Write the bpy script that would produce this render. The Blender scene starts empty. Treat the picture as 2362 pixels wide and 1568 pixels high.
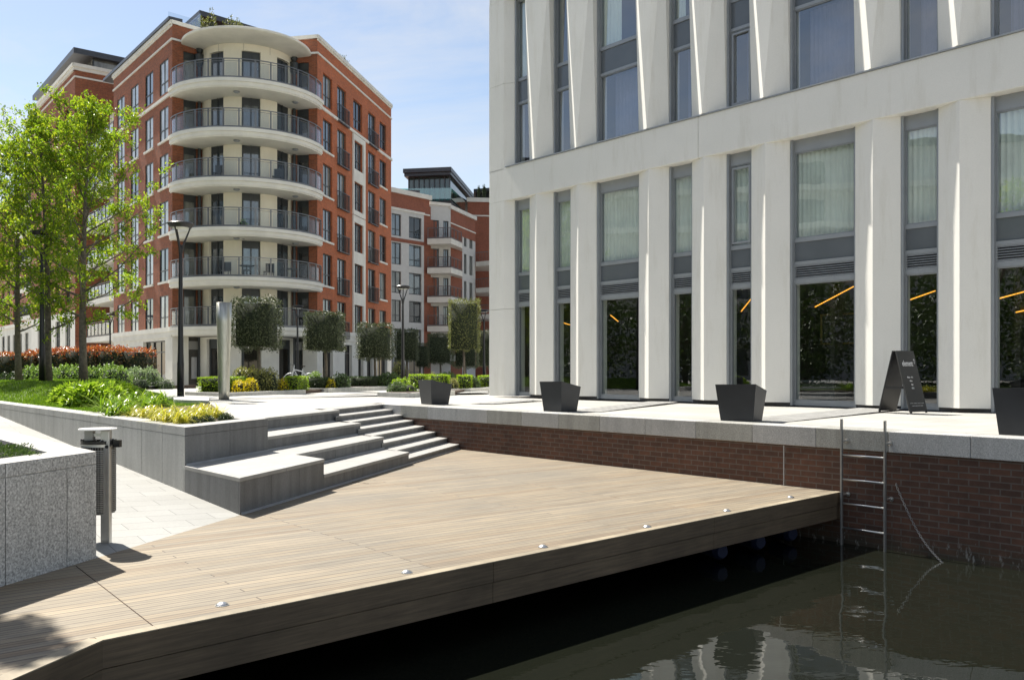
import bpy, bmesh, math, random
import numpy as np
from mathutils import Vector, Matrix
random.seed(7); RNG = np.random.default_rng(7)
C = bpy.context.scene.collection
S = bpy.context.scene
R = math.radians

# ------------------------------------------------------------------ camera, sky, sun
F, CX, HZ, CAMZ = 2050.0, 1180.5, 852.0, 1.56
cam_d = bpy.data.cameras.new('camera'); cam = bpy.data.objects.new('camera', cam_d); C.objects.link(cam)
cam.location = (0, 0, CAMZ); cam.rotation_euler = (R(90), 0, 0)
cam_d.sensor_width = 36; cam_d.lens = 36 * F / 2361; cam_d.shift_y = (HZ - 784) / 2361
cam_d.clip_start = 0.1; cam_d.clip_end = 2000
S.camera = cam
SUN_EL = R(52); LX, LY = -0.679, 0.734          # horizontal direction towards the sun
W = bpy.data.worlds.new('World'); S.world = W; W.use_nodes = True
nt = W.node_tree; nt.nodes.clear()
wo = nt.nodes.new('ShaderNodeOutputWorld'); bg = nt.nodes.new('ShaderNodeBackground')
sky = nt.nodes.new('ShaderNodeTexSky'); sky.sky_type = 'NISHITA'; sky.sun_disc = False
sky.sun_elevation = SUN_EL; sky.sun_rotation = math.atan2(LX, LY)
sky.air_density = 1.0; sky.dust_density = .35; sky.ozone_density = 1.6
tc = nt.nodes.new('ShaderNodeTexCoord'); mp = nt.nodes.new('ShaderNodeMapping')
mp.inputs['Scale'].default_value = (1.0, 1.0, 2.6); mp.inputs['Rotation'].default_value = (0.2, 0.5, 0.3)
n1 = nt.nodes.new('ShaderNodeTexNoise'); n1.inputs['Scale'].default_value = 2.1; n1.inputs['Detail'].default_value = 9; n1.inputs['Roughness'].default_value = .62
n1.inputs['Distortion'].default_value = .5
cr = nt.nodes.new('ShaderNodeValToRGB'); cr.color_ramp.elements[0].position = .42; cr.color_ramp.elements[1].position = .72
cr.color_ramp.elements[0].color = (.06, .06, .06, 1); cr.color_ramp.elements[1].color = (.9, .9, .9, 1)
mx = nt.nodes.new('ShaderNodeMixRGB'); mx.inputs['Color2'].default_value = (5.1, 5.15, 5.2, 1)
L = nt.links.new
L(tc.outputs['Generated'], mp.inputs['Vector']); L(mp.outputs[0], n1.inputs['Vector']); L(n1.outputs['Fac'], cr.inputs['Fac'])
tn = nt.nodes.new('ShaderNodeMixRGB'); tn.blend_type = 'MULTIPLY'; tn.inputs[0].default_value = 1; tn.inputs['Color2'].default_value = (1.05, .95, .87, 1)
L(cr.outputs[0], mx.inputs['Fac']); L(sky.outputs[0], tn.inputs['Color1']); L(tn.outputs[0], mx.inputs['Color1']); L(mx.outputs[0], bg.inputs['Color'])
bg.inputs['Strength'].default_value = 0.085; L(bg.outputs[0], wo.inputs['Surface'])
sd = bpy.data.lights.new('sun', 'SUN'); sd.energy = 4.8; sd.angle = R(0.55); sd.color = (1.0, .945, .85)
sun = bpy.data.objects.new('sun', sd); C.objects.link(sun)
ch = math.cos(SUN_EL)
sun.rotation_euler = Vector((LX * ch, LY * ch, math.sin(SUN_EL))).to_track_quat('Z', 'Y').to_euler()
sun.location = (0, 0, 40)
S.view_settings.view_transform = 'Standard'; S.view_settings.look = 'None'; S.view_settings.gamma = 1
S.view_settings.exposure = 1.0
S.cycles.use_denoising = True
S.cycles.max_bounces = 8; S.cycles.transparent_max_bounces = 16; S.cycles.caustics_reflective = False

# ------------------------------------------------------------------ geometry helpers
def P(x, y, z):                                   # photo point that lies on the level z
    Y = (CAMZ - z) * F / (y - HZ); return ((x - CX) / F * Y, Y, z)
def XY(x, Y): return ((x - CX) / F * Y, Y)
def ZY(y, Y): return CAMZ + (HZ - y) / F * Y
def unit(x, y):
    l = math.hypot(x, y); return (x / l, y / l)
DQ = unit(-.6545, .7561)                          # along the quay, away
DS = unit(.2325, .9726)                           # along the steps, away
C0 = (-2.922, 9.546)
def AT(a, t): return (C0[0] + a * DS[0] + t * DQ[0], C0[1] + a * DS[1] + t * DQ[1])
def toAT(x, y):
    vx, vy = x - C0[0], y - C0[1]; k = DS[0] * DQ[1] - DS[1] * DQ[0]
    return ((vx * DQ[1] - vy * DQ[0]) / k, (DS[0] * vy - DS[1] * vx) / k)

class Fr:                                         # wall frame: s along, d outwards, z up
    def __init__(s, o, u, n): s.o, s.u, s.n = o, unit(*u), unit(*n)
    def __call__(s, a, d, z): return (s.o[0] + a * s.u[0] + d * s.n[0], s.o[1] + a * s.u[1] + d * s.n[1], z)
    def s_at(s, x, d=0):                          # s where photo column x meets the wall
        k = (x - CX) / F; ox, oy = s.o[0] + d * s.n[0], s.o[1] + d * s.n[1]
        return (k * oy - ox) / (s.u[0] - k * s.u[1])
class Arc:
    def __init__(s, o, r): s.o, s.r = o, r
    def __call__(s, a, d, z):
        return (s.o[0] + (s.r + d) * math.cos(a), s.o[1] + (s.r + d) * math.sin(a), z)
    def s_at(s, x, d=0):
        best = None
        for i in range(1801):
            a = -math.pi + math.pi * i / 1800
            p = s(a, d, 0); e = abs(p[0] / p[1] * F + CX - x)
            if best is None or e < best[0]: best = (e, a)
        return best[1]

class MB:
    def __init__(s): s.v, s.f, s.m, s.mi = [], [], [], 0
    def add(s, vs, fs):
        n = len(s.v); s.v += [tuple(p) for p in vs]
        for f in fs: s.f.append([i + n for i in f]); s.m.append(s.mi)
    def quad(s, *p): s.add(p, [range(len(p))])
    def hexa(s, b, t):
        n = len(b); s.add(list(b) + list(t), [list(range(n))[::-1], list(range(n, 2 * n))] + [[i, (i + 1) % n, n + (i + 1) % n, n + i] for i in range(n)])
    def prism(s, poly, z0, z1): s.hexa([(x, y, z0) for x, y in poly], [(x, y, z1) for x, y in poly])
    def fbox(s, fr, s0, s1, d0, d1, z0, z1, step=None):
        n = 1 if step is None else max(1, int(math.ceil(abs(s1 - s0) / step)))
        for i in range(n):
            a, b = s0 + (s1 - s0) * i / n, s0 + (s1 - s0) * (i + 1) / n
            pl = [(a, d0), (b, d0), (b, d1), (a, d1)]
            s.hexa([fr(p, q, z0) for p, q in pl], [fr(p, q, z1) for p, q in pl])
    def box(s, x0, x1, y0, y1, z0, z1): s.prism([(x0, y0), (x1, y0), (x1, y1), (x0, y1)], z0, z1)
    def tube(s, pts, rad, n=8, cap=True):
        pts = [Vector(p) for p in pts]
        if not hasattr(rad, '__len__'): rad = [rad] * len(pts)
        rings = []; ref = None
        for i, p in enumerate(pts):
            d = (pts[min(i + 1, len(pts) - 1)] - pts[max(i - 1, 0)]).normalized()
            if ref is None: ref = Vector((1, 0, 0)) if abs(d.z) > .7 else Vector((0, 0, 1))
            a = (ref - d * ref.dot(d))
            if a.length < 1e-4: a = Vector((0, 1, 0)) - d * d.y
            a.normalize(); b = d.cross(a); ref = a
            rings.append([p + (a * math.cos(2 * math.pi * k / n) + b * math.sin(2 * math.pi * k / n)) * rad[i] for k in range(n)])
        vs = [q for r in rings for q in r]; fs = []
        for i in range(len(pts) - 1):
            for k in range(n): fs.append([i * n + k, i * n + (k + 1) % n, (i + 1) * n + (k + 1) % n, (i + 1) * n + k])
        if cap: fs += [list(range(n))[::-1], list(range((len(pts) - 1) * n, len(pts) * n))]
        s.add(vs, fs)
    def lathe(s, prof, o=(0, 0, 0), n=32):
        vs = []; fs = []
        for r, z in prof:
            for k in range(n): vs.append((o[0] + r * math.cos(2 * math.pi * k / n), o[1] + r * math.sin(2 * math.pi * k / n), o[2] + z))
        for i in range(len(prof) - 1):
            for k in range(n): fs.append([i * n + k, i * n + (k + 1) % n, (i + 1) * n + (k + 1) % n, (i + 1) * n + k])
        fs += [list(range(n))[::-1], list(range((len(prof) - 1) * n, len(prof) * n))]
        s.add(vs, fs)
    def wall(s, fr, s0, s1, z0, z1, ops, depth=.15, d=0, step=None):
        """wall sheet with real openings and reveals; ops = (s0, s1, z0, z1)"""
        ss = {s0, s1}; zs = {z0, z1}
        for o in ops: ss |= {min(max(o[0], s0), s1), min(max(o[1], s0), s1)}; zs |= {min(max(o[2], z0), z1), min(max(o[3], z0), z1)}
        ss = sorted(ss); zs = sorted(zs)
        if step:
            q = []
            for a, b in zip(ss, ss[1:]):
                n = max(1, int(math.ceil((b - a) / step))); q += [a + (b - a) * i / n for i in range(n)]
            ss = q + [ss[-1]]
        for a, b in zip(ss, ss[1:]):
            for e, g in zip(zs, zs[1:]):
                m, k = (a + b) / 2, (e + g) / 2
                if any(o[0] < m < o[1] and o[2] < k < o[3] for o in ops): continue
                s.quad(fr(a, d, e), fr(b, d, e), fr(b, d, g), fr(a, d, g))
        for o in ops:
            a, b, e, g = o; e2 = d - depth
            s.quad(fr(a, d, e), fr(a, e2, e), fr(a, e2, g), fr(a, d, g)); s.quad(fr(b, d, e), fr(b, e2, e), fr(b, e2, g), fr(b, d, g))
            s.quad(fr(a, d, e), fr(b, d, e), fr(b, e2, e), fr(a, e2, e)); s.quad(fr(a, d, g), fr(b, d, g), fr(b, e2, g), fr(a, e2, g))
    def build(s, name, mat, parent=None, origin=None, smooth=False, bevel=0, fix=True):
        me = bpy.data.meshes.new(name)
        if parent is not None: o3 = Vector(parent.get('_o', (0, 0, 0)))
        elif origin is not None: o3 = Vector(origin)
        else:
            A = np.array(s.v); o3 = Vector(((A[:, 0].min() + A[:, 0].max()) / 2, (A[:, 1].min() + A[:, 1].max()) / 2, A[:, 2].min()))
        me.from_pydata([(p[0] - o3.x, p[1] - o3.y, p[2] - o3.z) for p in s.v], [], s.f)
        mats = mat if isinstance(mat, (list, tuple)) else [mat]
        for m in mats: me.materials.append(m)
        if len(mats) > 1: me.polygons.foreach_set('material_index', s.m)
        if fix:
            bm = bmesh.new(); bm.from_mesh(me); bmesh.ops.recalc_face_normals(bm, faces=bm.faces)
            bm.to_mesh(me); bm.free()
        if smooth: me.polygons.foreach_set('use_smooth', [True] * len(me.polygons))
        o = bpy.data.objects.new(name, me); C.objects.link(o)
        if bevel:
            b = o.modifiers.new('bevel', 'BEVEL'); b.width = bevel; b.segments = 2; b.limit_method = 'ANGLE'; b.angle_limit = R(40)
        if parent is not None: o.parent = parent; o['_o'] = tuple(o3)
        else: o.location = o3; o['_o'] = tuple(o3)
        return o
def tag(o, label=None, cat=None, group=None, kind=None):
    if label: o['label'] = label
    if cat: o['category'] = cat
    if group: o['group'] = group
    if kind: o['kind'] = kind
    return o
def thing(name, loc, label, cat, group=None):
    o = bpy.data.objects.new(name, None); C.objects.link(o); o.location = loc; o.empty_display_size = .2
    o['_o'] = tuple(loc); return tag(o, label, cat, group)
def ground(o): o['kind'] = 'structure'; return o
def copy_tree(o, dx, parent=None, rz=None):
    c = o.copy(); C.objects.link(c)
    if parent is not None: c.parent = parent
    else:
        c.location = dx
        if rz is not None: c.rotation_euler = (0, 0, rz)
    for chd in [q for q in bpy.data.objects if q.parent == o]: copy_tree(chd, dx, c)
    return c

# ------------------------------------------------------------------ materials
class N:                                          # tiny node helper
    def __init__(s, name):
        s.mat = bpy.data.materials.new(name); s.mat.use_nodes = True; s.t = s.mat.node_tree
        s.b = s.t.nodes['Principled BSDF']; s.out = s.t.nodes['Material Output']
    def new(s, ty, **kw):
        n = s.t.nodes.new('ShaderNode' + ty)
        for k, v in kw.items():
            if hasattr(n, k) and not k[0].isupper(): setattr(n, k, v)
            else: n.inputs[k.replace('_', ' ')].default_value = v
        return n
    def l(s, a, b): s.t.links.new(a, b)
    def pos(s, scale=(1, 1, 1), rot=(0, 0, 0)):
        g = s.new('NewGeometry'); m = s.new('Mapping'); m.inputs['Scale'].default_value = scale; m.inputs['Rotation'].default_value = rot
        s.l(g.outputs['Position'], m.inputs['Vector']); return m.outputs[0]
    def dots(s, u, v=(0, 0, 1)):                  # (P.u, P.v, 0)
        g = s.new('NewGeometry'); a = s.new('VectorMath', operation='DOT_PRODUCT'); b = s.new('VectorMath', operation='DOT_PRODUCT')
        a.inputs[1].default_value = u; b.inputs[1].default_value = v
        s.l(g.outputs['Position'], a.inputs[0]); s.l(g.outputs['Position'], b.inputs[0])
        c = s.new('CombineXYZ'); s.l(a.outputs['Value'], c.inputs[0]); s.l(b.outputs['Value'], c.inputs[1]); return c.outputs[0]
    def noise(s, vec, sc, det=4, rough=.55):
        n = s.new('TexNoise'); n.inputs['Scale'].default_value = sc; n.inputs['Detail'].default_value = det; n.inputs['Roughness'].default_value = rough
        s.l(vec, n.inputs['Vector']); return n.outputs['Fac']
    def ramp(s, fac, *st):
        r = s.new('ValToRGB'); e = r.color_ramp.elements
        while len(e) < len(st): e.new(.5)
        for q, (p, c) in zip(e, st): q.position = p; q.color = (*c, 1) if len(c) == 3 else c
        s.l(fac, r.inputs['Fac']); return r.outputs[0]
    def mix(s, fac, a, b, mode='MIX'):
        m = s.new('MixRGB', blend_type=mode)
        for v, i in ((fac, 0), (a, 1), (b, 2)):
            if isinstance(v, (int, float)): m.inputs[i].default_value = v if i == 0 else (v, v, v, 1)
            elif isinstance(v, tuple): m.inputs[i].default_value = (*v, 1)
            else: s.l(v, m.inputs[i])
        return m.outputs[0]
    def bump(s, h, st=.3, dist=.01):
        b = s.new('Bump'); b.inputs['Strength'].default_value = st; b.inputs['Distance'].default_value = dist
        s.l(h, b.inputs['Height']); s.l(b.outputs[0], s.b.inputs['Normal'])
    def col(s, c):
        if isinstance(c, tuple): s.b.inputs['Base Color'].default_value = (*c, 1)
        else: s.l(c, s.b.inputs['Base Color'])
    def set(s, **kw):
        for k, v in kw.items(): s.b.inputs[k.replace('_', ' ')].default_value = v
def plain(name, c, rough=.5, metal=0, var=.12, sc=3.0, spec=.5):
    n = N(name); p = n.pos(); f = n.noise(p, sc, 5)
    n.col(n.ramp(f, (.3, tuple(max(0, q * (1 - var)) for q in c)), (.7, tuple(q * (1 + var) for q in c))))
    n.set(Roughness=rough, Metallic=metal, Specular_IOR_Level=spec); return n.mat
def granite(name, base, var=.35, stain=.15, rough=.6, speck=75):
    n = N(name); p = n.pos(); a = n.noise(p, speck, 3, .8); b = n.noise(p, 1.1, 5); v = n.noise(n.pos((3, 3, .35)), 2.2, 4)
    c = n.ramp(a, (.34, tuple(q * (1 - var) for q in base)), (.5, base), (.64, tuple(min(1, q * (1 + var)) for q in base)))
    c = n.mix(1, c, n.ramp(b, (.3, (1 - stain,) * 3), (.7, (1, 1, 1))), 'MULTIPLY')
    c = n.mix(1, c, n.ramp(v, (.35, (1 - stain,) * 3), (.6, (1, 1, 1))), 'MULTIPLY')
    n.col(c); n.set(Roughness=rough); n.bump(a, .12, .002); return n.mat
def brick(name, u, c1, c2, mortar, ms=.010, bw=.225, rh=.075, stain=.3, dirt=None, tide=None):
    n = N(name); vec = n.dots((*u, 0)); b = n.new('TexBrick', Scale=1.0, Mortar_Size=ms, Brick_Width=bw, Row_Height=rh, Bias=0.0, Mortar_Smooth=.3)
    n.l(vec, b.inputs['Vector']); b.inputs['Color1'].default_value = (*c1, 1); b.inputs['Color2'].default_value = (*c2, 1); b.inputs['Mortar'].default_value = (*mortar, 1)
    f = n.noise(n.pos(), .9, 6, .65); f2 = n.noise(n.pos((1, 1, 1)), 9, 4)
    c = n.mix(1, b.outputs['Color'], n.ramp(f, (.3, (1 - stain,) * 3), (.72, (1.08, 1.08, 1.08))), 'MULTIPLY')
    c = n.mix(1, c, n.ramp(f2, (.3, (.82, .82, .82)), (.7, (1.12, 1.12, 1.12))), 'MULTIPLY')
    if dirt:                                     # pale salt runs
        g = n.noise(n.pos((6, 6, .5)), 1.3, 5, .7); c = n.mix(n.ramp(g, (.66, (0, 0, 0)), (.78, (.55, .55, .55))), c, dirt)
    if tide:                                     # algae and salt along the water line
        g = n.new('NewGeometry'); sx_ = n.new('SeparateXYZ'); n.l(g.outputs['Position'], sx_.inputs[0]); w_ = n.noise(n.pos((1, 1, 2)), 2.6, 5, .7)
        ad = n.new('Math', operation='MULTIPLY_ADD'); n.l(w_, ad.inputs[0]); ad.inputs[1].default_value = -.30; n.l(sx_.outputs[2], ad.inputs[2])
        mr = n.new('MapRange'); n.l(ad.outputs[0], mr.inputs['Value']); mr.inputs['From Min'].default_value = tide[0] - .15; mr.inputs['From Max'].default_value = tide[1] - .13
        c = n.mix(mr.outputs[0], n.mix(.75, c, (.028, .030, .018)), c); s2 = n.noise(n.pos((9, 9, 3)), 2, 4, .7)
        m2 = n.mix(1, n.ramp(mr.outputs[0], (.0, (1, 1, 1)), (.55, (.8, .8, .8)), (.8, (0, 0, 0))), n.ramp(s2, (.58, (0, 0, 0)), (.66, (.6, .6, .6))), 'MULTIPLY'); c = n.mix(m2, c, (.34, .33, .30))
    n.col(c); n.set(Roughness=.85); n.bump(b.outputs['Fac'], -.4, .006); return n.mat
def paving(name, u, base, bw=.9, rh=.45, rough=.75, ms=.006, var=.07):
    n = N(name); v = (-u[1], u[0]); vec = n.dots((*u, 0), (*v, 0))
    b = n.new('TexBrick', Scale=1.0, Mortar_Size=ms, Brick_Width=bw, Row_Height=rh, Mortar_Smooth=.2)
    n.l(vec, b.inputs['Vector']); b.inputs['Color1'].default_value = (*[q * (1 - var) for q in base], 1)
    b.inputs['Color2'].default_value = (*[q * (1 + var) for q in base], 1); b.inputs['Mortar'].default_value = (*[q * .45 for q in base], 1)
    f = n.noise(n.pos(), .45, 7, .6); g = n.noise(n.pos(), 40, 3)
    c = n.mix(1, b.outputs['Color'], n.ramp(f, (.3, (.86, .85, .83)), (.65, (1.05, 1.05, 1.05))), 'MULTIPLY')
    c = n.mix(1, c, n.ramp(g, (.3, (.93,) * 3), (.7, (1.05,) * 3)), 'MULTIPLY')
    n.col(c); n.set(Roughness=rough); n.bump(b.outputs['Fac'], -.2, .003); return n.mat
def leafmat(name, c1, c2, c3, trans=.35, rough=.42):
    n = N(name); g = n.new('NewGeometry')
    c = n.ramp(g.outputs['Random Per Island'], (0, c1), (.5, c2), (1, c3)); n.col(c)
    n.set(Roughness=rough, Specular_IOR_Level=.5)
    t = n.new('BsdfTranslucent'); m = n.new('MixShader'); m.inputs[0].default_value = trans
    c2_ = n.mix(1, c, (1.35, 1.4, .75), 'MULTIPLY'); n.l(c2_, t.inputs['Color'])
    n.l(n.b.outputs[0], m.inputs[1]); n.l(t.outputs[0], m.inputs[2]); n.l(m.outputs[0], n.out.inputs['Surface']); return n.mat
def glass(name, tint=(.7, .78, .76), refl=.18, wav=0):
    n = N(name); t = n.new('BsdfTransparent'); t.inputs[0].default_value = (*tint, 1)
    g = n.new('BsdfGlossy', Roughness=.005); g.inputs['Color'].default_value = (.95, .97, 1, 1)
    fr = n.new('LayerWeight'); fr.inputs[0].default_value = .5; pw_ = n.new('Math', operation='POWER'); n.l(fr.outputs['Facing'], pw_.inputs[0]); pw_.inputs[1].default_value = 4.0
    a = n.new('Math', operation='MULTIPLY_ADD'); n.l(pw_.outputs[0], a.inputs[0]); a.inputs[1].default_value = .8; a.inputs[2].default_value = refl; a.use_clamp = True
    m = n.new('MixShader'); n.l(a.outputs[0], m.inputs[0]); n.l(t.outputs[0], m.inputs[1]); n.l(g.outputs[0], m.inputs[2]); n.l(m.outputs[0], n.out.inputs['Surface'])
    if wav:
        b = n.new('Bump'); b.inputs['Strength'].default_value = wav; b.inputs['Distance'].default_value = .02
        n.l(n.noise(n.pos(), 1.6, 2), b.inputs['Height']); n.l(b.outputs[0], g.inputs['Normal'])
    return n.mat

M = {}
def pane(name, base, ior=1.9):
    n = N(name); f = n.noise(n.pos((1, 1, .35)), 1.5, 3); n.col(n.ramp(f, (.35, tuple(q * .4 for q in base)), (.65, base)))
    n.set(Roughness=.03, IOR=ior)
    b = n.new('Bump'); b.inputs['Strength'].default_value = .12; b.inputs['Distance'].default_value = .02
    n.l(n.noise(n.pos(), 1.1, 2), b.inputs['Height']); n.l(b.outputs[0], n.b.inputs['Normal']); return n.mat
QU = DQ
M['gran_mid'] = granite('granite_warm', (.40, .395, .36), .32, .18)
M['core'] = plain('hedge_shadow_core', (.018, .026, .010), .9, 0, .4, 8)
M['gran_light'] = granite('granite_light', (.46, .455, .44), .32, .12)
M['gran_near'] = granite('granite_speckled', (.50, .50, .485), .55, .12, speck=55)
M['gran_wall'] = granite('granite_wall', (.52, .515, .485), .22, .17)
M['gran_dark'] = granite('granite_dark', (.20, .203, .203), .22, .26, .55)
M['gran_top'] = granite('granite_tread', (.36, .352, .33), .10, .10)
M['strip'] = plain('pale_trim', (.4, .42, .45), .35, .3)
M['paving'] = paving('plaza_paving', unit(.7561, .6545), (.41, .40, .37), .9, .45)
M['ramp'] = paving('ramp_paving', unit(.80, .60), (.30, .30, .285), .62, .30, ms=.004, var=.05)
M['sett'] = paving('sett_paving', unit(.7561, .6545), (.30, .30, .29), .22, .11, ms=.01, var=.15)
M['brick_quay'] = brick('brick_quay', QU, (.155, .070, .042), (.098, .050, .034), (.155, .122, .098), .009, dirt=(.30, .27, .24), tide=(-.65, -.38))
M['soil'] = plain('soil_bark', (.06, .038, .025), .95, 0, .5, 30)
M['black'] = plain('black_paint', (.012, .012, .014), .35, 0, .2)
M['plast'] = plain('charcoal_planter', (.022, .025, .030), .42, 0, .15, 4)
M['steel'] = plain('brushed_steel', (.55, .55, .54), .32, .9, .08, 12)
M['rail'] = plain('railing_steel', (.16, .165, .17), .35, .5)
M['galv'] = plain('grey_steel', (.30, .30, .29), .42, .6, .1, 8)
# ------------------------------------------------------------------ deck wood, water, grass, facade materials
DB = unit(.779, .627)
def deckmat():
    n = N('deck_boards'); v = (-DB[1], DB[0]); vec = n.dots((*DB, 0), (*v, 0))
    b = n.new('TexBrick', Scale=1.0, Mortar_Size=.006, Brick_Width=3.9, Row_Height=.096, Mortar_Smooth=.15); b.offset = .37; b.offset_frequency = 3
    n.l(vec, b.inputs['Vector']); b.inputs['Color1'].default_value = (.0, .0, .0, 1); b.inputs['Color2'].default_value = (1, 1, 1, 1); b.inputs['Mortar'].default_value = (.5, .5, .5, 1); b.inputs['Bias'].default_value = 0
    base = n.ramp(b.outputs['Color'], (0, (.195, .148, .098)), (.35, (.235, .195, .138)), (.7, (.21, .183, .14)), (1, (.275, .23, .165)))
    m2 = n.new('Mapping'); m2.inputs['Scale'].default_value = (.55, 9, 1); n.l(vec, m2.inputs['Vector'])
    st = n.noise(m2.outputs[0], 2.4, 6, .65); m3 = n.new('Mapping'); m3.inputs['Scale'].default_value = (2.5, 60, 1); n.l(vec, m3.inputs['Vector'])
    gr = n.noise(m3.outputs[0], 1.6, 5, .7); wear = n.noise(n.pos(), .42, 5, .6)
    c = n.mix(1, base, n.ramp(st, (.28, (.60, .60, .61)), (.5, (1.03, 1.02, 1)), (.75, (1.36, 1.32, 1.22))), 'MULTIPLY')
    c = n.mix(1, c, n.ramp(gr, (.3, (.8,) * 3), (.7, (1.14,) * 3)), 'MULTIPLY')
    c = n.mix(1, c, n.ramp(wear, (.32, (.84, .86, .9)), (.62, (1.06, 1.03, .98))), 'MULTIPLY')
    sp = n.noise(n.pos(), 3.1, 6, .7); c = n.mix(n.ramp(sp, (.69, (0, 0, 0)), (.76, (.4, .4, .4))), c, (.62, .57, .48))
    # groove lines between boards and two shallow grooves on each board
    gv = n.new('SeparateXYZ'); n.l(vec, gv.inputs[0]); w = n.new('Math', operation='MULTIPLY'); n.l(gv.outputs[1], w.inputs[0]); w.inputs[1].default_value = 1 / .048
    fr = n.new('Math', operation='FRACT'); n.l(w.outputs[0], fr.inputs[0])
    grv = n.ramp(fr.outputs[0], (0, (.52,) * 3), (.10, (.52,) * 3), (.12, (1,) * 3), (1, (1,) * 3))
    c = n.mix(.9, c, grv, 'MULTIPLY')
    c = n.mix(b.outputs['Fac'], c, (.075, .058, .042)); n.col(c); n.set(Roughness=.72); n.bump(b.outputs['Fac'], -.5, .006); return n.mat
M['deck'] = deckmat()
def woodmat(name, base, u):
    n = N(name); vec = n.dots((*u, 0)); m = n.new('Mapping'); m.inputs['Scale'].default_value = (1.3, 26, 1); n.l(vec, m.inputs['Vector'])
    g = n.noise(m.outputs[0], 1.5, 6, .7); k = n.noise(n.pos((1, 1, 1)), 1.4, 5)
    c = n.mix(1, n.ramp(g, (.3, tuple(q * .62 for q in base)), (.7, tuple(q * 1.3 for q in base))), n.ramp(k, (.3, (.66,) * 3), (.7, (1.15,) * 3)), 'MULTIPLY')
    n.col(c); n.set(Roughness=.7); return n.mat
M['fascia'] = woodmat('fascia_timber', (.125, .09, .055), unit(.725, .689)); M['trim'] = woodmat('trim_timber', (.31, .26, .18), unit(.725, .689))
def watermat():
    n = N('canal_water'); n.col((.0095, .0108, .0072)); n.set(Roughness=.008, IOR=1.45, Specular_IOR_Level=.72)
    a = n.noise(n.pos((1, .75, 1), (0, 0, .5)), .85, 1.5, .4); b = n.noise(n.pos((1.0, 1.6, 1), (0, 0, -.5)), 4.2, 2, .5)
    m = n.mix(.055, a, b); n.bump(m, .36, .075); return n.mat
M['water'] = watermat()
def grassmat():
    n = N('lawn'); a = n.noise(n.pos(), 2.0, 6, .65); b = n.noise(n.pos(), 60, 3, .8)
    c = n.mix(1, n.ramp(a, (.3, (.075, .13, .012)), (.7, (.15, .235, .025))), n.ramp(b, (.3, (.6,) * 3), (.7, (1.35,) * 3)), 'MULTIPLY')
    n.col(c); n.set(Roughness=.8, Specular_IOR_Level=.2); n.bump(b, .8, .03); return n.mat
M['lawn'] = grassmat()
def concretemat():
    n = N('white_precast'); a = n.noise(n.pos(), .5, 6, .6); v = n.noise(n.pos((2.5, 2.5, .35)), 1.6, 5, .65); f = n.noise(n.pos(), 55, 3)
    c = n.ramp(a, (.3, (.73, .72, .675)), (.7, (.79, .775, .73)))
    c = n.mix(1, c, n.ramp(v, (.27, (.90, .89, .865)), (.47, (1, 1, 1))), 'MULTIPLY'); c = n.mix(1, c, n.ramp(f, (.3, (.965,) * 3), (.7, (1.02,) * 3)), 'MULTIPLY')
    n.col(c); n.set(Roughness=.7, Specular_IOR_Level=.3); return n.mat
M['precast'] = concretemat()
M['alu'] = plain('grey_window_frame', (.30, .32, .34), .42, .25, .05)
M['spandrel'] = plain('grey_spandrel', (.12, .135, .15), .12, 0, .1, 1.2)
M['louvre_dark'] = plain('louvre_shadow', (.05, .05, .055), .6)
M['glass'] = glass('clear_glass', (.90, .95, .93), .21, .04); M['glass_dark'] = glass('tinted_glass', (.80, .86, .84), .12, .035)
M['curtain'] = plain('sheer_curtain', (.78, .83, .78), .9, 0, .08, 2); M['curtain2'] = plain('lilac_curtain', (.20, .20, .30), .9, 0, .25, 1)
M['room'] = plain('dark_room', (.11, .105, .09), .8, 0, .3, .8); M['roomfloor'] = plain('room_floor', (.30, .27, .21), .35)
def emis(name, c, st):
    n = N(name); n.set(Emission_Strength=st); n.b.inputs['Emission Color'].default_value = (*c, 1); n.col(c); return n.mat
M['tube'] = emis('warm_lamp_tube', (1.0, .42, .05), .95)

# ------------------------------------------------------------------ ground, water, quay, deck, steps
def zg(Y):                                        # plaza level, falls slightly away from the water
    k = min(1, max(0, (Y - 30) / 22)); return .8 - .22 * k * k * (3 - 2 * k)
def sheet_at(mb, a0, a1, t0, t1, nt_, dz=0, na=1):
    for i in range(nt_):
        for j in range(na):
            q = []
            for aa, tt in ((j, i), (j + 1, i), (j + 1, i + 1), (j, i + 1)):
                x, y = AT(a0 + (a1 - a0) * aa / na, t0 + (t1 - t0) * tt / nt_); q.append((x, y, zg(y) + dz))
            mb.quad(*q)
TR, AE = .39, 8.10                                # tread depth along the quay; a of the quay wall
mb = MB()
sheet_at(mb, 8.45, 130, -24, 8, 8, 0, 4); sheet_at(mb, 8.45, 130, 8, 190, 60, 0, 8)
sheet_at(mb, .33, 8.45, 3.2, 190, 90, 0, 3); sheet_at(mb, 2.0, 5.42, 2.34 + .4, 3.2, 1); sheet_at(mb, -160, .33, 27, 190, 40, 0, 6)
ground(mb.build('plaza_paving', M['paving'], fix=False, origin=(0, 0, 0)))
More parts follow.
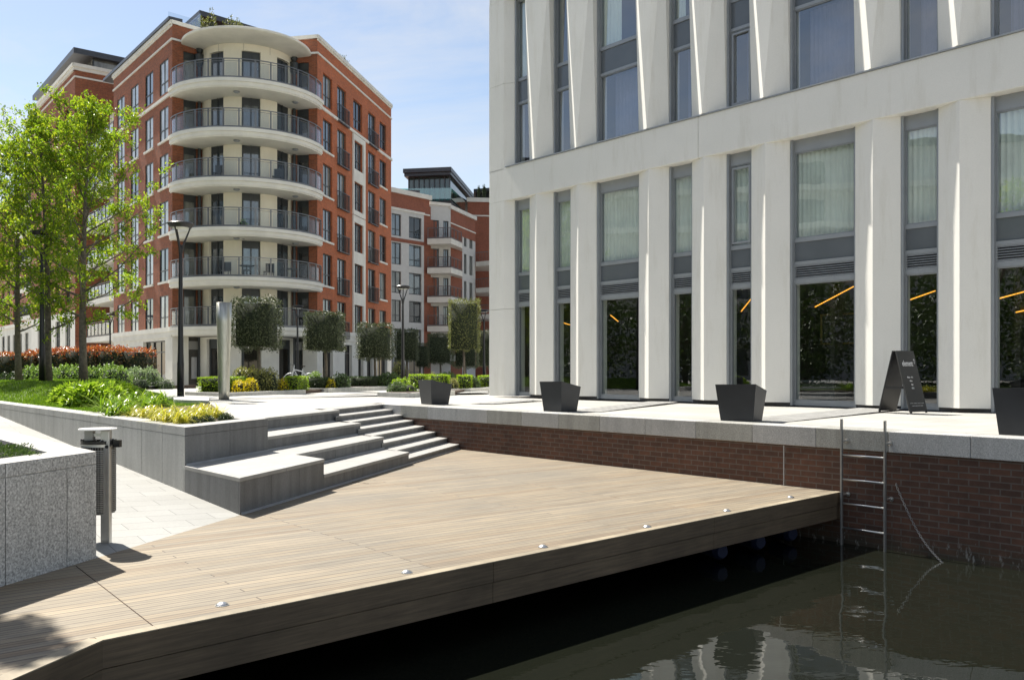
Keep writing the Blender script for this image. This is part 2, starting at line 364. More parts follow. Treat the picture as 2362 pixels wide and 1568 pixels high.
# darker sett bands laid across the plaza
def band(x0, y0, x1, y1, w, name='sett_band'):
    p, q = Vector(P(x0, y0, .8)), Vector(P(x1, y1, .8)); d = (q - p).normalized(); n = Vector((-d.y, d.x, 0)) * w / 2
    m = MB(); pts = [p - n, q - n, q + n, p + n]; m.quad(*[(v.x, v.y, zg(v.y) + .004) for v in pts]); ground(m.build(name, M['sett'], fix=False))
band(1735, 972, 2040, 941, .85); band(1340, 949.5, 1530, 926, .7); band(1110, 931, 1240, 921, .6)
m = MB()
for (x0, y0, x1, y1) in ((440, 926, 800, 914), (800, 914, 1125, 905)):
    p, q = P(x0, y0, .8), P(x1, y1, .8); p2, q2 = P(x0, y0 - 4, .8), P(x1, y1 - 4, .8)
    m.quad(*[(v[0], v[1], zg(v[1]) + .004) for v in (p, q, q2, p2)])
ground(m.build('cobble_strip', M['sett'], fix=False))
P0 = AT(AE, 0); P0 = (P0[0] - 8.0 * DQ[0], P0[1] - 8.0 * DQ[1])     # deck corner at the quay wall
K1 = P(229.9, 1474.2, 0)[:2]; DF = unit(P0[0] - K1[0], P0[1] - K1[1])
tP0 = toAT(*P0)[1]
m = MB(); m.quad((-60, -1.4, -.65), (60, -1.4, -.65), (60, 40, -.65), (-60, 40, -.65)); ground(m.build('canal_water', M['water'], fix=False))
m = MB(); m.quad((-400, -400, -1.6), (400, -400, -1.6), (400, 400, -1.6), (-400, 400, -1.6)); ground(m.build('canal_bed', M['soil'], fix=False))
# ramp
m = MB()
for i in range(30):
    t0, t1 = i * .9, (i + 1) * .9; zr = lambda t: min(.85, .051 * t)
    q = [AT(-2.24, t0), AT(0, t0), AT(0, t1), AT(-2.24, t1)]; m.quad((*q[0], zr(t0)), (*q[1], zr(t0)), (*q[2], zr(t1)), (*q[3], zr(t1)))
ground(m.build('ramp_path', M['ramp'], fix=False))
m = MB(); m.prism([AT(-2.24, 0.02), AT(AE, 0.02), AT(AE, .25), AT(-2.24, .25)], -1.5, -.02); ground(m.build('unseen_base', M['gran_dark']))  # unseen wall below the deck line, added to block light
# quay wall
qw = thing('quay_wall', (*AT(AE, -8), -1), 'dark red brick quay wall with grey granite coping, between the water and the plaza', 'quay wall')
FQ = Fr(AT(AE, 0), (-DQ[0], -DQ[1]), (-.7561, -.6545))              # s grows to the right/near
m = MB(); m.fbox(FQ, -4, 26, -.5, 0, -1.5, .545); m.build('brick_wall', M['brick_quay'], qw)
s_ = FQ.s_at(960) - .35; k = 0
offs = FQ.s_at(987.9)
js = [offs + .967 * i for i in range(-2, 30)]
for a, b in zip(js, js[1:]):
    mm = MB(); mm.fbox(FQ, a + .003, b - .003, -.35, .03, .548, .804)
    o = mm.build('coping_block', M['gran_mid'] if k % 5 in (1, 4) else M['gran_light'], qw, bevel=.008); k += 1
m = MB(); m.fbox(FQ, -2.8, 26, -.42, -.355, .79, .8015); m.build('drain_slot', M['gran_dark'], qw)
m = MB(); m.fbox(FQ, FQ.s_at(1806) , FQ.s_at(1806) + .015, 0, .003, -.6, .54); m.build('movement_joint', M['gran_light'], qw)
# deck
dk = thing('timber_deck', (0, 8, 0), 'large weathered timber deck with grooved boards, jutting out over the canal', 'deck')
polyd = [AT(AE, 0), AT(-14, 0), (K1[0] - 9 * DS[0], K1[1] - 9 * DS[1]), K1, (P0[0], P0[1])]
m = MB(); m.prism(polyd, -.06, 0); m.build('board_surface', M['deck'], dk)
m = MB(); inn = [AT(AE - .05, -.1), AT(-13.9, -.1), (K1[0] - 8.9 * DS[0] - .1, K1[1] - 8.9 * DS[1] + .05), (K1[0] - .03, K1[1] + .1), (P0[0] - .1, P0[1] + .02)]
m.prism(inn, -.26, -.062); m.build('deck_frame', M['soil'], dk)
FF = Fr(K1, DF, (DF[1], -DF[0])); FL_ = Fr(K1, (-DS[0], -DS[1]), (DS[1], -DS[0])); Lf = math.hypot(P0[0] - K1[0], P0[1] - K1[1])
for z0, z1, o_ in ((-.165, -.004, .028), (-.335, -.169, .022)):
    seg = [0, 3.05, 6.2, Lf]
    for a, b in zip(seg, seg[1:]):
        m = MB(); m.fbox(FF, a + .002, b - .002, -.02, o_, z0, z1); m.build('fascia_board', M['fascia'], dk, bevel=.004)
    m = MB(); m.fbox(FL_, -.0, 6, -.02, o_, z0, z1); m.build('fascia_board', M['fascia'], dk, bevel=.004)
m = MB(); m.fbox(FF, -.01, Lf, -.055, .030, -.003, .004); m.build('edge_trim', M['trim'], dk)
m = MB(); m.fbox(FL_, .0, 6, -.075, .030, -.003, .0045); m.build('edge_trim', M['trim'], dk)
m = MB(); q = [P(175.7, 1305, 0), P(365, 1452, 0)]; m.tube([(q[0][0], q[0][1], .0005), (q[1][0], q[1][1], .0005)], .004, 4)
m.build('board_joint', M['soil'], dk); m = MB(); q = [P(740, 1103, 0), P(850, 1115, 0)]; m.tube([(q[0][0], q[0][1], .0005), (q[1][0], q[1][1], .0005)], .004, 4)
m.build('board_joint', M['soil'], dk)
STUD = [(512, 1391), (938, 1316), (1252, 1257), (1492, 1211), (1676, 1174), (1823, 1143)]
stl = ['nearest steel dome light near the left corner of the deck edge', 'second steel dome light from the left along the deck edge', 'third steel dome light from the left along the deck edge',
       'third steel dome light from the ladder end of the deck edge', 'second steel dome light from the ladder end of the deck', 'steel dome light closest to the ladder end of the deck']
for i, (x, y) in enumerate(STUD):
    p = P(x, y + 4, 0)
    r = thing('deck_light', p, stl[i], 'deck light', 'steel dome lights along the deck edge')
    m = MB(); m.lathe([(.042, .0), (.042, .004), (.034, .012), (.018, .021), (.002, .024)], p, 24); m.build('dome', M['steel'], r, smooth=True)
    m = MB(); m.lathe([(.046, .0005), (.046, .004), (.043, .0045)], p, 24); m.build('rim', M['galv'], r)
for i, (x, y, lab) in enumerate(((1660, 1270, 'leftmost'), (1748, 1248, 'middle'), (1822, 1230, 'rightmost'))):
    Y = 10.2 + i * .55; X, _ = XY(x, Y); m = MB()
    m.tube([(X - .1, Y + .35, -.52), (X, Y, -.52), (X + .02, Y - .05, -.52)], [.10, .10, .07], 16)
    tag(m.build('blue_float', plain('blue_plastic%d' % i, (.006, .012, .045), .6)), '%s of the three dim blue floats under the deck edge' % lab, 'float', 'blue floats under the deck')
# steps and benches
st = thing('granite_steps', (*AT(4, 1.5), 0), 'grey granite steps and stepped seating blocks rising from the deck to the plaza', 'steps')
def slab(name, poly, z0, z1, joints=None):
    """granite body with an overhanging top slab"""
    m = MB(); m.prism(poly, z0, z1 - .045); m.build(name, M['gran_dark'], st)
    cx = sum(p[0] for p in poly) / len(poly); cy = sum(p[1] for p in poly) / len(poly); m = MB()
    m.prism([(p[0], p[1]) for p in poly], z1 - .043, z1); m.build('top_slab', M['gran_top'], st, bevel=.006)
nose = .012
for k in range(8):
    a0 = 5.2; t0 = k * TR
    m = MB(); m.prism([AT(a0, t0), AT(AE - .002, t0), AT(AE - .002, t0 + TR + .05 if k < 7 else 3.19), AT(a0, t0 + TR + .05 if k < 7 else 3.19)], 0 if k == 0 else k * .1 - .02, (k + 1) * .1 - .026)
    m.build('riser', M['gran_dark'], st)
    m = MB(); t1 = t0 + TR + (.0 if k < 7 else .07); n = 3
    for i in range(n):
        b0, b1 = a0 + (AE - .002 - a0) * i / n, a0 + (AE - .002 - a0) * (i + 1) / n
        m.prism([AT(b0 + .0015, t0 - nose), AT(b1 - .0015, t0 - nose), AT(b1 - .0015, t1), AT(b0 + .0015, t1)], (k + 1) * .1 - .025, (k + 1) * .1)
    m.build('tread', M['gran_top'], st, bevel=.004)
def bench(name, a0, a1, t0, t1, z0, z1, seg=.62):
    m = MB(); m.prism([AT(a0 + .012, t0 + .012), AT(a1 - .012, t0 + .012), AT(a1 - .012, t1), AT(a0 + .012, t1)], z0, z1 - .045)
    n = max(1, round((a1 - a0) / seg)); w = (a1 - a0) / n
    for i in range(n):      # facing panels with open joints
        m.prism([AT(a0 + i * w + .002, t0), AT(a0 + (i + 1) * w - .002, t0), AT(a0 + (i + 1) * w - .002, t0 + .03), AT(a0 + i * w + .002, t0 + .03)], z0, z1 - .047)
    for s in (0, 1):        # end panels
        aa = (a0, a0 + .03) if s == 0 else (a1 - .03, a1); q = int(max(1, round((t1 - t0) / .7)))
        for i in range(q):
            u0, u1 = t0 + .032 + (t1 - t0 - .032) * i / q, t0 + .03 + (t1 - t0 - .03) * (i + 1) / q - .003
            m.prism([AT(aa[0], u0), AT(aa[1], u0), AT(aa[1], u1), AT(aa[0], u1)], z0, z1 - .047)
    m.build(name, M['gran_dark'], st)
def top(a0, a1, t0, t1, z, seg=1.24, inset=True):
    m = MB(); n = max(1, round((a1 - a0) / seg)); w = (a1 - a0) / n
    for i in range(n): m.prism([AT(a0 + i * w + .0015 - (nose if i == 0 else 0), t0 - nose), AT(a0 + (i + 1) * w - .0015 + (nose if i == n - 1 else 0), t0 - nose), AT(a0 + (i + 1) * w - .0015 + (nose if i == n - 1 else 0), t1), AT(a0 + i * w + .0015 - (nose if i == 0 else 0), t1)], z - .045, z)
    m.build('seat_slab', M['gran_top'], st, bevel=.006)
bench('seat_block', 2.06, 5.25, 0, .80, 0, .2); top(2.06, 5.25, 0, .82, .2)
bench('seat_block', 0, 2.06, 0, 1.62, 0, .4); bench('seat_block', 2.06, 5.30, .80, 1.62, .0, .4)
top(0, 2.06, 0, 1.56, .4, .95); top(2.085, 5.30, .80, 1.62, .4)
bench('seat_block', 2.0, 5.36, 1.60, 2.40, .2, .6); top(2.02, 5.36, 1.60, 2.40, .6)
bench('seat_block', 2.0, 5.42, 2.40, 3.2, .4, .8); top(2.02, 5.42, 2.40, 2.85, .802)
for (a0, a1, t, z) in ((0.02, AE, 0, 0), (2.1, 5.3, .80, .2), (.0, 5.36, 1.60 - .04, .4), (2.05, 5.4, 2.40, .6)):   # pale metal strips at the foot of the risers
    m = MB(); e = 0 if z != .4 else .03
    if z == .4: m.prism([AT(.02, 1.53), AT(2.0, 1.53), AT(2.0, 1.557), AT(.02, 1.557)], z, z + .022); m.prism([AT(2.0, 1.565), AT(a1, 1.565), AT(a1, 1.598), AT(2.0, 1.598)], z, z + .022)
    else: m.prism([AT(a0, t - .035), AT(a1, t - .035), AT(a1, t - .002), AT(a0, t - .002)], z, z + .022)
    m.build('foot_strip', M['strip'], st)
for k in range(1, 8):
    m = MB(); m.prism([AT(5.45, k * TR - .03), AT(AE - .01, k * TR - .03), AT(AE - .01, k * TR - .001), AT(5.45, k * TR - .001)], k * .1, k * .1 + .012); m.build('foot_strip', M['strip'], st)

# planter walls
def planter_run(root, fr, s0, s1, zb, zt, seg, mat, th=.33, ztop=M['gran_top'], hc=.10, zbf=None):
    m = MB(); n = max(1, round((s1 - s0) / seg)); w = (s1 - s0) / n
    for i in range(n):
        m.fbox(fr, s0 + i * w + .0025, s0 + (i + 1) * w - .0025, -.06, 0, zb, zt - hc - .002)
    m.fbox(fr, s0 + .02, s1 - .02, -th + .01, -.012, zb, zt - .03); m.build('facing_panels', mat, root)
    m = MB()
    for i in range(n): m.fbox(fr, s0 + i * w + .0015, s0 + (i + 1) * w - .0015, -th, .001, zt - hc, zt)
    m.build('coping', [mat], root, bevel=.006)
    m = MB(); m.fbox(fr, s0, s1, -th, .0, zt + .0005, zt + .003); m.build('coping_top', ztop, root)
pw = thing('planter_wall', (*AT(0, 8), 0), 'long raised planter wall of pale granite beside the ramp, holding the lawn and plants', 'planter wall')
FA = Fr(AT(0, 1.56), DQ, (-DS[0] * 1, -DS[1])); FA.n = unit(-DQ[1], DQ[0]); FA.n = (FA.n[0], FA.n[1]) if (FA.n[0] * DS[0] + FA.n[1] * DS[1]) < 0 else (-FA.n[0], -FA.n[1])
pass
def outn(u, ref):                                  # unit normal of u on the far side from ref direction
    n = (-u[1], u[0]); return n if n[0] * ref[0] + n[1] * ref[1] < 0 else (-n[0], -n[1])
def planter_at(root, along, c, s0, s1, inw, zb, zt, seg, mat, th=.40, hc=.10):
    """wall run mitred in the (a, t) grid; along = 'a' or 't', inw = +1/-1 side on which the thickness lies"""
    A_ = (lambda s, d: AT(s, c + d * inw)) if along == 'a' else (lambda s, d: AT(c + d * inw, s))
    n = max(1, round((s1 - s0) / seg)) if not isinstance(seg, list) else 0; q = lambda a, b, e, g: [A_(a, e), A_(b, e), A_(b, g), A_(a, g)]
    cuts = seg if isinstance(seg, list) else [s0 + (s1 - s0) * i / n for i in range(n + 1)]
    m = MB()
    for a, b in zip(cuts, cuts[1:]): m.prism(q(a + .004, b - .004, 0, .06), zb, zt - hc - .005)
    m.prism(q(s0 + .02, s1 - .02, .012, th - .01), zb, zt - .03); m.build('facing_panels', mat, root); m = MB()
    for a, b in zip(cuts, cuts[1:]): m.prism(q(a + .002, b - .002, -.001, th), zt - hc, zt)
    m.build('coping', mat, root, bevel=.006); m = MB(); m.prism(q(s0, s1, 0, th), zt + .0005, zt + .003); m.build('coping_top', M['gran_top'], root)
planter_at(pw, 't', 0, 1.565, 27, 1, 0, .86, .78, M['gran_wall'])
planter_at(pw, 'a', 1.56, 0, 2.0, 1, .39, .8603, 1.0, M['gran_dark'])
planter_at(pw, 't', 2.0, 1.97, 2.42, -1, .39, .8597, .9, M['gran_dark'])
# near planter
npw = thing('raised_planter', (*AT(-2.24, 0), 0), 'near raised planter of speckled granite at the left edge with low green ground cover', 'planter')
planter_at(npw, 'a', 0, -7.1, -2.24, 1, 0, .878, [-7.1, -6.4, -5.7, -5.0, -4.4, -3.8, -3.2, -2.58, -2.24], M['gran_near'])
planter_at(npw, 't', -2.24, .005, 22, -1, 0, .8775, .8, M['gran_near'])
m = MB(); m.prism([AT(-2.5, .2), AT(-2.5, 22), AT(-9, 22), AT(-9, .2)], .0, .80); m.build('soil_bed', M['soil'], npw)

# ladder
lx = [(1941, 966), (2041, 970)]; ld = None; rails = []
for x, yt in lx:
    s = FQ.s_at(x, .12); rails.append((s, FQ(s, .12, 0)))
ld = thing('steel_ladder', (*rails[0][1][:2], -.65), 'stainless steel ladder going down the quay wall into the water', 'ladder')
for i, (s, p) in enumerate(rails):
    m = MB(); m.fbox(FQ, s - .011, s + .011, .105, .145, -1.2, ZY(lx[i][1], p[1])); m.build('rail', M['galv'], ld, bevel=.003)
    for zz in (.66, -.02):
        m = MB(); a = FQ(s, .12, zz); b = FQ(s + .02, .03 if zz > .5 else 0.0, zz); m.tube([a, b], .013, 10); c = FQ(s + .035, .032 if zz > .5 else .003, zz)
        m.tube([FQ(s + .02, .04 if zz > .5 else .012, zz), FQ(s + .02, .02 if zz > .5 else -.0, zz)], .03, 12); m.build('bracket', M['steel'], ld, smooth=False)
for zz in (.485, .18, -.125, -.43, -.735):
    m = MB(); m.tube([FQ(rails[0][0], .125, zz), FQ(rails[1][0], .125, zz)], .0135, 10); m.build('rung', M['steel'], ld, smooth=True)
# chain
s0 = FQ.s_at(2066, .03); s1 = FQ.s_at(2172, .25)
a = Vector(FQ(s0, .03, ZY(1118, FQ(s0, .03, 0)[1]))); b = Vector(FQ(s1, .22, -.66))
ch_ = thing('hanging_chain', tuple(a), 'thin galvanised chain hanging from the brick quay wall into the water', 'chain'); m = MB(); n = 40
for i in range(n):
    t = i / n; t2 = (i + .9) / n
    f = lambda t: a.lerp(b, t) + Vector((0, 0, -.12 * math.sin(math.pi * t)))
    p, q = f(t), f(t2); d = (q - p).normalized(); sd_ = d.cross(Vector((FQ.n[0], FQ.n[1], 0))).normalized() if i % 2 else Vector((FQ.n[0], FQ.n[1], 0)); w = .0105
    m.tube([p, p + sd_ * w + d * .004, q + sd_ * w - d * .004, q, q - sd_ * w - d * .004, p - sd_ * w + d * .004, p], .0030, 5)
m.build('chain_links', M['steel'], ch_)
m = MB(); m.tube([a + Vector((0, 0, .02)), a, a + Vector((FQ.n[0] * -.04, FQ.n[1] * -.04, 0))], .008, 8); m.build('wall_eye', M['galv'], ch_)

# far bank where the photographer stands
m = MB(); m.box(-90, 90, -120, -1.4, -1.5, 0); ground(m.build('bank_pavement', M['paving'], origin=(0, 0, 0)))
# ------------------------------------------------------------------ white faceted building
PR = .19                                           # how far the ridges and bands stand out
B0 = P(1128, HZ + 59.5, .8)
FWN = (-.7561, -.6545)
FW = Fr((B0[0] - FWN[0] * PR, B0[1] - FWN[1] * PR), (.6545, -.7561), FWN)
wb = thing('white_building', (B0[0], B0[1], .8), 'white precast office building with folded vertical piers and tall grey framed windows', 'building')
SE = FW.s_at(2900); DEP = -12
WX = [(1186.2, 1221.3), (1275.7, 1315.5), (1375.1, 1473.3), (1542.1, 1595.8), (1674.5, 1732.6), (1820.8, 1971.9), (2076.1, 2163.6), (2284, 2425), (2560, 2640)]
WIN = [(FW.s_at(a), FW.s_at(b)) for a, b in WX]
ZB, Z1, Z2, Z3, Z4, ZT = .8, 6.42, 7.37, 12.25, 13.2, 17.0
zones = [(ZB, Z1), (Z2, Z3), (Z4, ZT)]
# solid bands, split at the panel joints
sj = [0, FW.s_at(1621), FW.s_at(2440), SE]
for (a0, a1) in ((Z1, Z2), (Z3, Z4), (ZT, 18.0)):
    m = MB()
    for a, b in zip(sj, sj[1:]): m.fbox(FW, a + (.006 if a else 0), b - .006, -.35, PR, a0, a1)
    m.build('facade_band', M['precast'], wb, bevel=.012)
    m = MB(); m.fbox(FW, .75, SE, PR - .05, PR + .035, a1 + .001, a1 + .028); m.build('sill_flashing', M['alu'], wb)
piers = []
prev = None
for i, (a, b) in enumerate(WIN):
    if i == 0: piers.append((0, a))
    else: piers.append((WIN[i - 1][1], a))
piers.append((WIN[-1][1], SE))
for zi, (z0, z1) in enumerate(zones):
    for i, (a, b) in enumerate(piers):
        m = MB(); z1_ = z1 - .001
        zb = z0 + (.06 if zi == 0 else .03)
        if i == 0:                                 # corner pier: flat front, canted reveal
            c = a + (b - a) * .72; zm = (z0 + z1) * .5 if zi else 3.3
            for e, g in ((zb - .07, zm - .004), (zm + .004, z1_)):
                m.hexa([FW(a, -.4, e), FW(b, -.4, e), FW(b, 0, e), FW(c, PR, e), FW(a, PR, e)], [FW(a, -.4, g), FW(b, -.4, g), FW(b, 0, g), FW(c, PR, g), FW(a, PR, g)])
        elif zi != 1:
            c = (a + b) / 2
            m.hexa([FW(a, -.4, zb), FW(b, -.4, zb), FW(b, 0, zb), FW(c, PR, zb), FW(a, 0, zb)], [FW(a, -.4, z1_), FW(b, -.4, z1_), FW(b, 0, z1_), FW(c, PR, z1_), FW(a, 0, z1_)])
        else:                                      # folded pier: ridge at the sill opening into a flat head
            c = (a + b) / 2
            v = [FW(a, -.4, zb), FW(b, -.4, zb), FW(b, 0, zb), FW(c, PR + .07, zb), FW(a, 0, zb), FW(a, -.4, z1_), FW(b, -.4, z1_), FW(b, PR - .004, z1_), FW(a, PR - .004, z1_)]
            m.add(v, [[0, 1, 2, 3, 4], [5, 6, 7, 8], [0, 1, 6, 5], [3, 8, 7], [4, 8, 3], [2, 3, 7], [0, 4, 8, 5], [1, 2, 7, 6]])
        m.build('facade_pier', M['precast'], wb)
        if zi == 0 and i:
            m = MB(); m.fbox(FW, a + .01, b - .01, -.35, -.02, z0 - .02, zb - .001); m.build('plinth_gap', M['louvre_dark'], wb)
def frame_rect(m, a, b, z0, z1, w, d0, d1):
    m.fbox(FW, a, a + w, d0, d1, z0, z1); m.fbox(FW, b - w, b, d0, d1, z0, z1)
    m.fbox(FW, a + w, b - w, d0, d1, z0, z0 + w); m.fbox(FW, a + w, b - w, d0, d1, z1 - w, z1)
def curtain(root, fr, a, b, z0, z1, d, mat, amp=.035, per=.11, name='curtain', fn=None):
    m = MB(); n = int((b - a) / .022); vs = []; ph = random.random() * 6
    for i in range(n + 1):
        s = a + (b - a) * i / n; w = d + amp * math.sin(2 * math.pi * s / per + ph + 1.3 * math.sin(s * 5)) 
        vs += [fr(s, w, z0), fr(s, w, z1)]
    m.add(vs, [[2 * i, 2 * i + 2, 2 * i + 3, 2 * i + 1] for i in range(n)]); return m.build(name, mat, root, smooth=True)
for zi, (z0, z1) in enumerate(zones):
    for i, (a, b) in enumerate(WIN):
        D = -.09; a_, b_ = a + .002, b - .002
        m = MB()
        if zi == 0:
            # jamb liners, outer frame, transoms
            m.fbox(FW, a_, a_ + .05, D - .12, -.015, z0, z1 - .003); m.fbox(FW, b_ - .04, b_, D - .12, -.03, z0, z1 - .003)
            zz = [.80, .90, 3.38, 3.47, 3.77, 3.84, 4.25, 4.33, 6.15, 6.415]
            lo = [(zz[0], zz[1]), (zz[2], zz[3]), (zz[4], zz[5]), (zz[6], zz[7]), (zz[8], zz[9])]; panes = [(.90, 3.38), (4.33, 6.15)]
        else:
            m.fbox(FW, a_, a_ + .05, D - .12, -.015, z0 + .03, z1 - .003); m.fbox(FW, b_ - .04, b_, D - .12, -.03, z0 + .03, z1 - .003)
            q = z0 - 7.37; lo = [(7.40 + q, 7.46 + q), (9.18 + q, 9.25 + q), (9.84 + q, 9.92 + q), (12.15 + q, min(z1 - .004, 12.245 + q))]; panes = [(7.46 + q, 9.18 + q), (9.92 + q, 12.15 + q)]
            if zi == 2: lo[-1] = (z1 - .1, z1 - .004); panes[1] = (9.92 + q, z1 - .1)
        for e, g in lo: m.fbox(FW, a_ + .05, b_ - .04, D - .07, D, e, g)
        for j, (e, g) in enumerate(panes):
            frame_rect(m, a_ + .051, b_ - .041, e + .001, g - .001, .022, D - .06, D - .018)
            if i == 4 and (zi == 0 and j == 1 or zi == 1 and j == 0):      # opening light
                frame_rect(m, a_ + .09, b_ - .08, e + .05, g - .05, .045, D - .05, D + .012)
        w = m.build('window_frame', M['alu'], wb)
        for j, (e, g) in enumerate(panes):
            m = MB(); m.quad(FW(a_ + .05, D - .05, e), FW(b_ - .04, D - .05, e), FW(b_ - .04, D - .05, g), FW(a_ + .05, D - .05, g)); m.build('pane', M['glass_dark'] if zi == 0 and j == 0 else M['glass'], w, fix=False)
        m = MB()
        sp = (3.84, 4.25) if zi == 0 else (z0 + 1.88, z0 + 2.47)
        m.fbox(FW, a_ + .05, b_ - .04, D - .05, D - .03, sp[0], sp[1]); m.build('spandrel_panel', M['spandrel'], w)
        if zi == 0:
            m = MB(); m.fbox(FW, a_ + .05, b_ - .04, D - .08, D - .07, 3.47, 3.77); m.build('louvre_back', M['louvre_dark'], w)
            m = MB(); frame_rect(m, a_ + .052, b_ - .042, 3.472, 3.768, .02, D - .06, D - .005)
            for k in range(6):
                zc = 3.50 + k * .046
                m.hexa([FW(a_ + .072, D - .055, zc + .018), FW(b_ - .062, D - .055, zc + .018), FW(b_ - .062, D - .008, zc), FW(a_ + .072, D - .008, zc)],
                       [FW(a_ + .072, D - .055, zc + .030), FW(b_ - .062, D - .055, zc + .030), FW(b_ - .062, D - .008, zc + .012), FW(a_ + .072, D - .008, zc + .012)])
            m.build('louvre', M['alu'], w)
        # what stands behind the glass
        if zi == 0: curtain(wb, FW, a + .02, b + .1, 4.3, 6.3, D - .16, M['curtain'])
        elif zi == 1:
            if i in (0, 2, 3): 
                curtain(wb, FW, a + .02, a + (b - a) * (.45 if i else .8), 9.9, 12.2, D - .18, M['curtain']); curtain(wb, FW, b - .12, b + .1, 9.9, 12.2, D - .3, M['curtain'])
            curtain(wb, FW, a + .1, b + .3, 7.4, 9.3, D - .55, M['curtain2'], amp=.02)
# rooms
m = MB(); sA, sB = .35, SE - .3
m.quad(FW(sA, -6, .8), FW(sB, -6, .8), FW(sB, -6, 3.6), FW(sA, -6, 3.6)); m.quad(FW(sA, -.35, 3.55), FW(sB, -.35, 3.55), FW(sB, -6, 3.55), FW(sA, -6, 3.55))
for zz in (4.1, 9.7): m.fbox(FW, sA, sB, -4, -.36, zz, zz + .1)
m.quad(FW(sA, -1.6, 4.2), FW(sB, -1.6, 4.2), FW(sB, -1.6, ZT), FW(sA, -1.6, ZT))
m.quad(FW(sA, -.35, .8), FW(sA, -6, .8), FW(sA, -6, ZT), FW(sA, -.35, ZT)); m.quad(FW(sB, -.35, .8), FW(sB, -6, .8), FW(sB, -6, ZT), FW(sB, -.35, ZT))
for q in (FW.s_at(1500), FW.s_at(1790), FW.s_at(2230)): m.fbox(FW, q, q + .12, -6, -2.2, .82, 3.54)
m.build('room_shell', M['room'], wb)
m = MB(); m.quad(FW(sA, -.3, .84), FW(sB, -.3, .84), FW(sB, -6, .84), FW(sA, -6, .84)); m.build('room_floor', M['roomfloor'], wb)
m = MB(); m.fbox(FW, 0, .25, DEP, -.35, .8, 18); m.fbox(FW, 0, SE, DEP - .2, DEP, .8, 18); m.fbox(FW, SE - .2, SE, DEP, -.35, .8, 18); m.fbox(FW, 0, SE, DEP, PR, 18.001, 18.2); m.build('side_wall', M['precast'], wb)
# lit tube lamps hanging inside, a framed picture, a plinth table
tl = ['lit yellow tube lamp seen through the widest window of the white building', 'lit yellow tube lamp behind the window left of the widest one', 'lit yellow tube lamp behind the window right of the signboard', 'small lit yellow tube lamp behind the third window from the left',
      'tiny lit yellow tube lamp behind the second window from the left', 'upper lit yellow tube lamp in the window at the right edge', 'lower lit yellow tube lamp in the window at the right edge']
def tube_lamp(i, x0, y0, x1, y1, d):
    s0 = FW.s_at(x0, d); s1 = FW.s_at(x1, d - 1.0); p = FW(s0, d, 0); q = FW(s1, d - 1.0, 0)
    p = (p[0], p[1], ZY(y0, p[1])); q = (q[0], q[1], ZY(y1, q[1]))
    t = thing('tube_lamp', p, tl[i], 'lamp', 'yellow tube lamps inside the white building'); m = MB(); m.tube([p, q], .013, 8); m.build('tube', M['tube'], t)
    m = MB()
    for r_ in (p, q): m.tube([r_, (r_[0], r_[1], 3.54)], .004, 4)
    m.build('suspension_wire', M['black'], t)
for i, v in enumerate([(1879, 708, 1968, 661, -1.4), (1709, 718, 1733, 688, -1.2), (2099, 691, 2156, 671, -1.2), (1408, 727, 1425, 741, -1.4), (1300, 745, 1314, 749, -1.4), (2305, 688, 2361, 673, -1.2), (2343, 720, 2372, 714, -1.6)]): tube_lamp(i, *v)
s0 = FW.s_at(1893, -2.6); s1 = FW.s_at(1985, -2.6); zt, zb = ZY(725, FW(s0, -2.6, 0)[1]), ZY(795, FW(s0, -2.6, 0)[1])
pic = thing('framed_picture', FW(s0, -2.6, zb), 'dark picture in a thin gold frame hanging inside the widest window', 'picture')
m = MB(); m.fbox(FW, s0, s1, -2.62, -2.6, zb, zt); m.build('canvas', plain('dark_artwork', (.05, .05, .04), .6, 0, .8, 3), pic)
m = MB()
for a, b, e, g in ((s0, s1, zb, zb + .04), (s0, s1, zt - .04, zt), (s0, s0 + .04, zb + .041, zt - .041), (s1 - .04, s1, zb + .041, zt - .041)): m.fbox(FW, a, b, -2.62, -2.57, e, g)
m.build('frame', plain('gold_frame', (.22, .15, .04), .4), pic)
s0 = FW.s_at(1846, -1.2); tb = thing('display_table', FW(s0, -1.2, .84), 'low grey display table standing inside the widest window', 'table')
m = MB(); m.fbox(FW, s0, s0 + .9, -1.7, -1.1, 1.28, 1.32); m.build('table_top', M['alu'], tb); m = MB(); m.fbox(FW, s0 + .05, s0 + .85, -1.65, -1.15, .85, 1.279); m.build('base', plain('table_base', (.15, .15, .14)), tb)

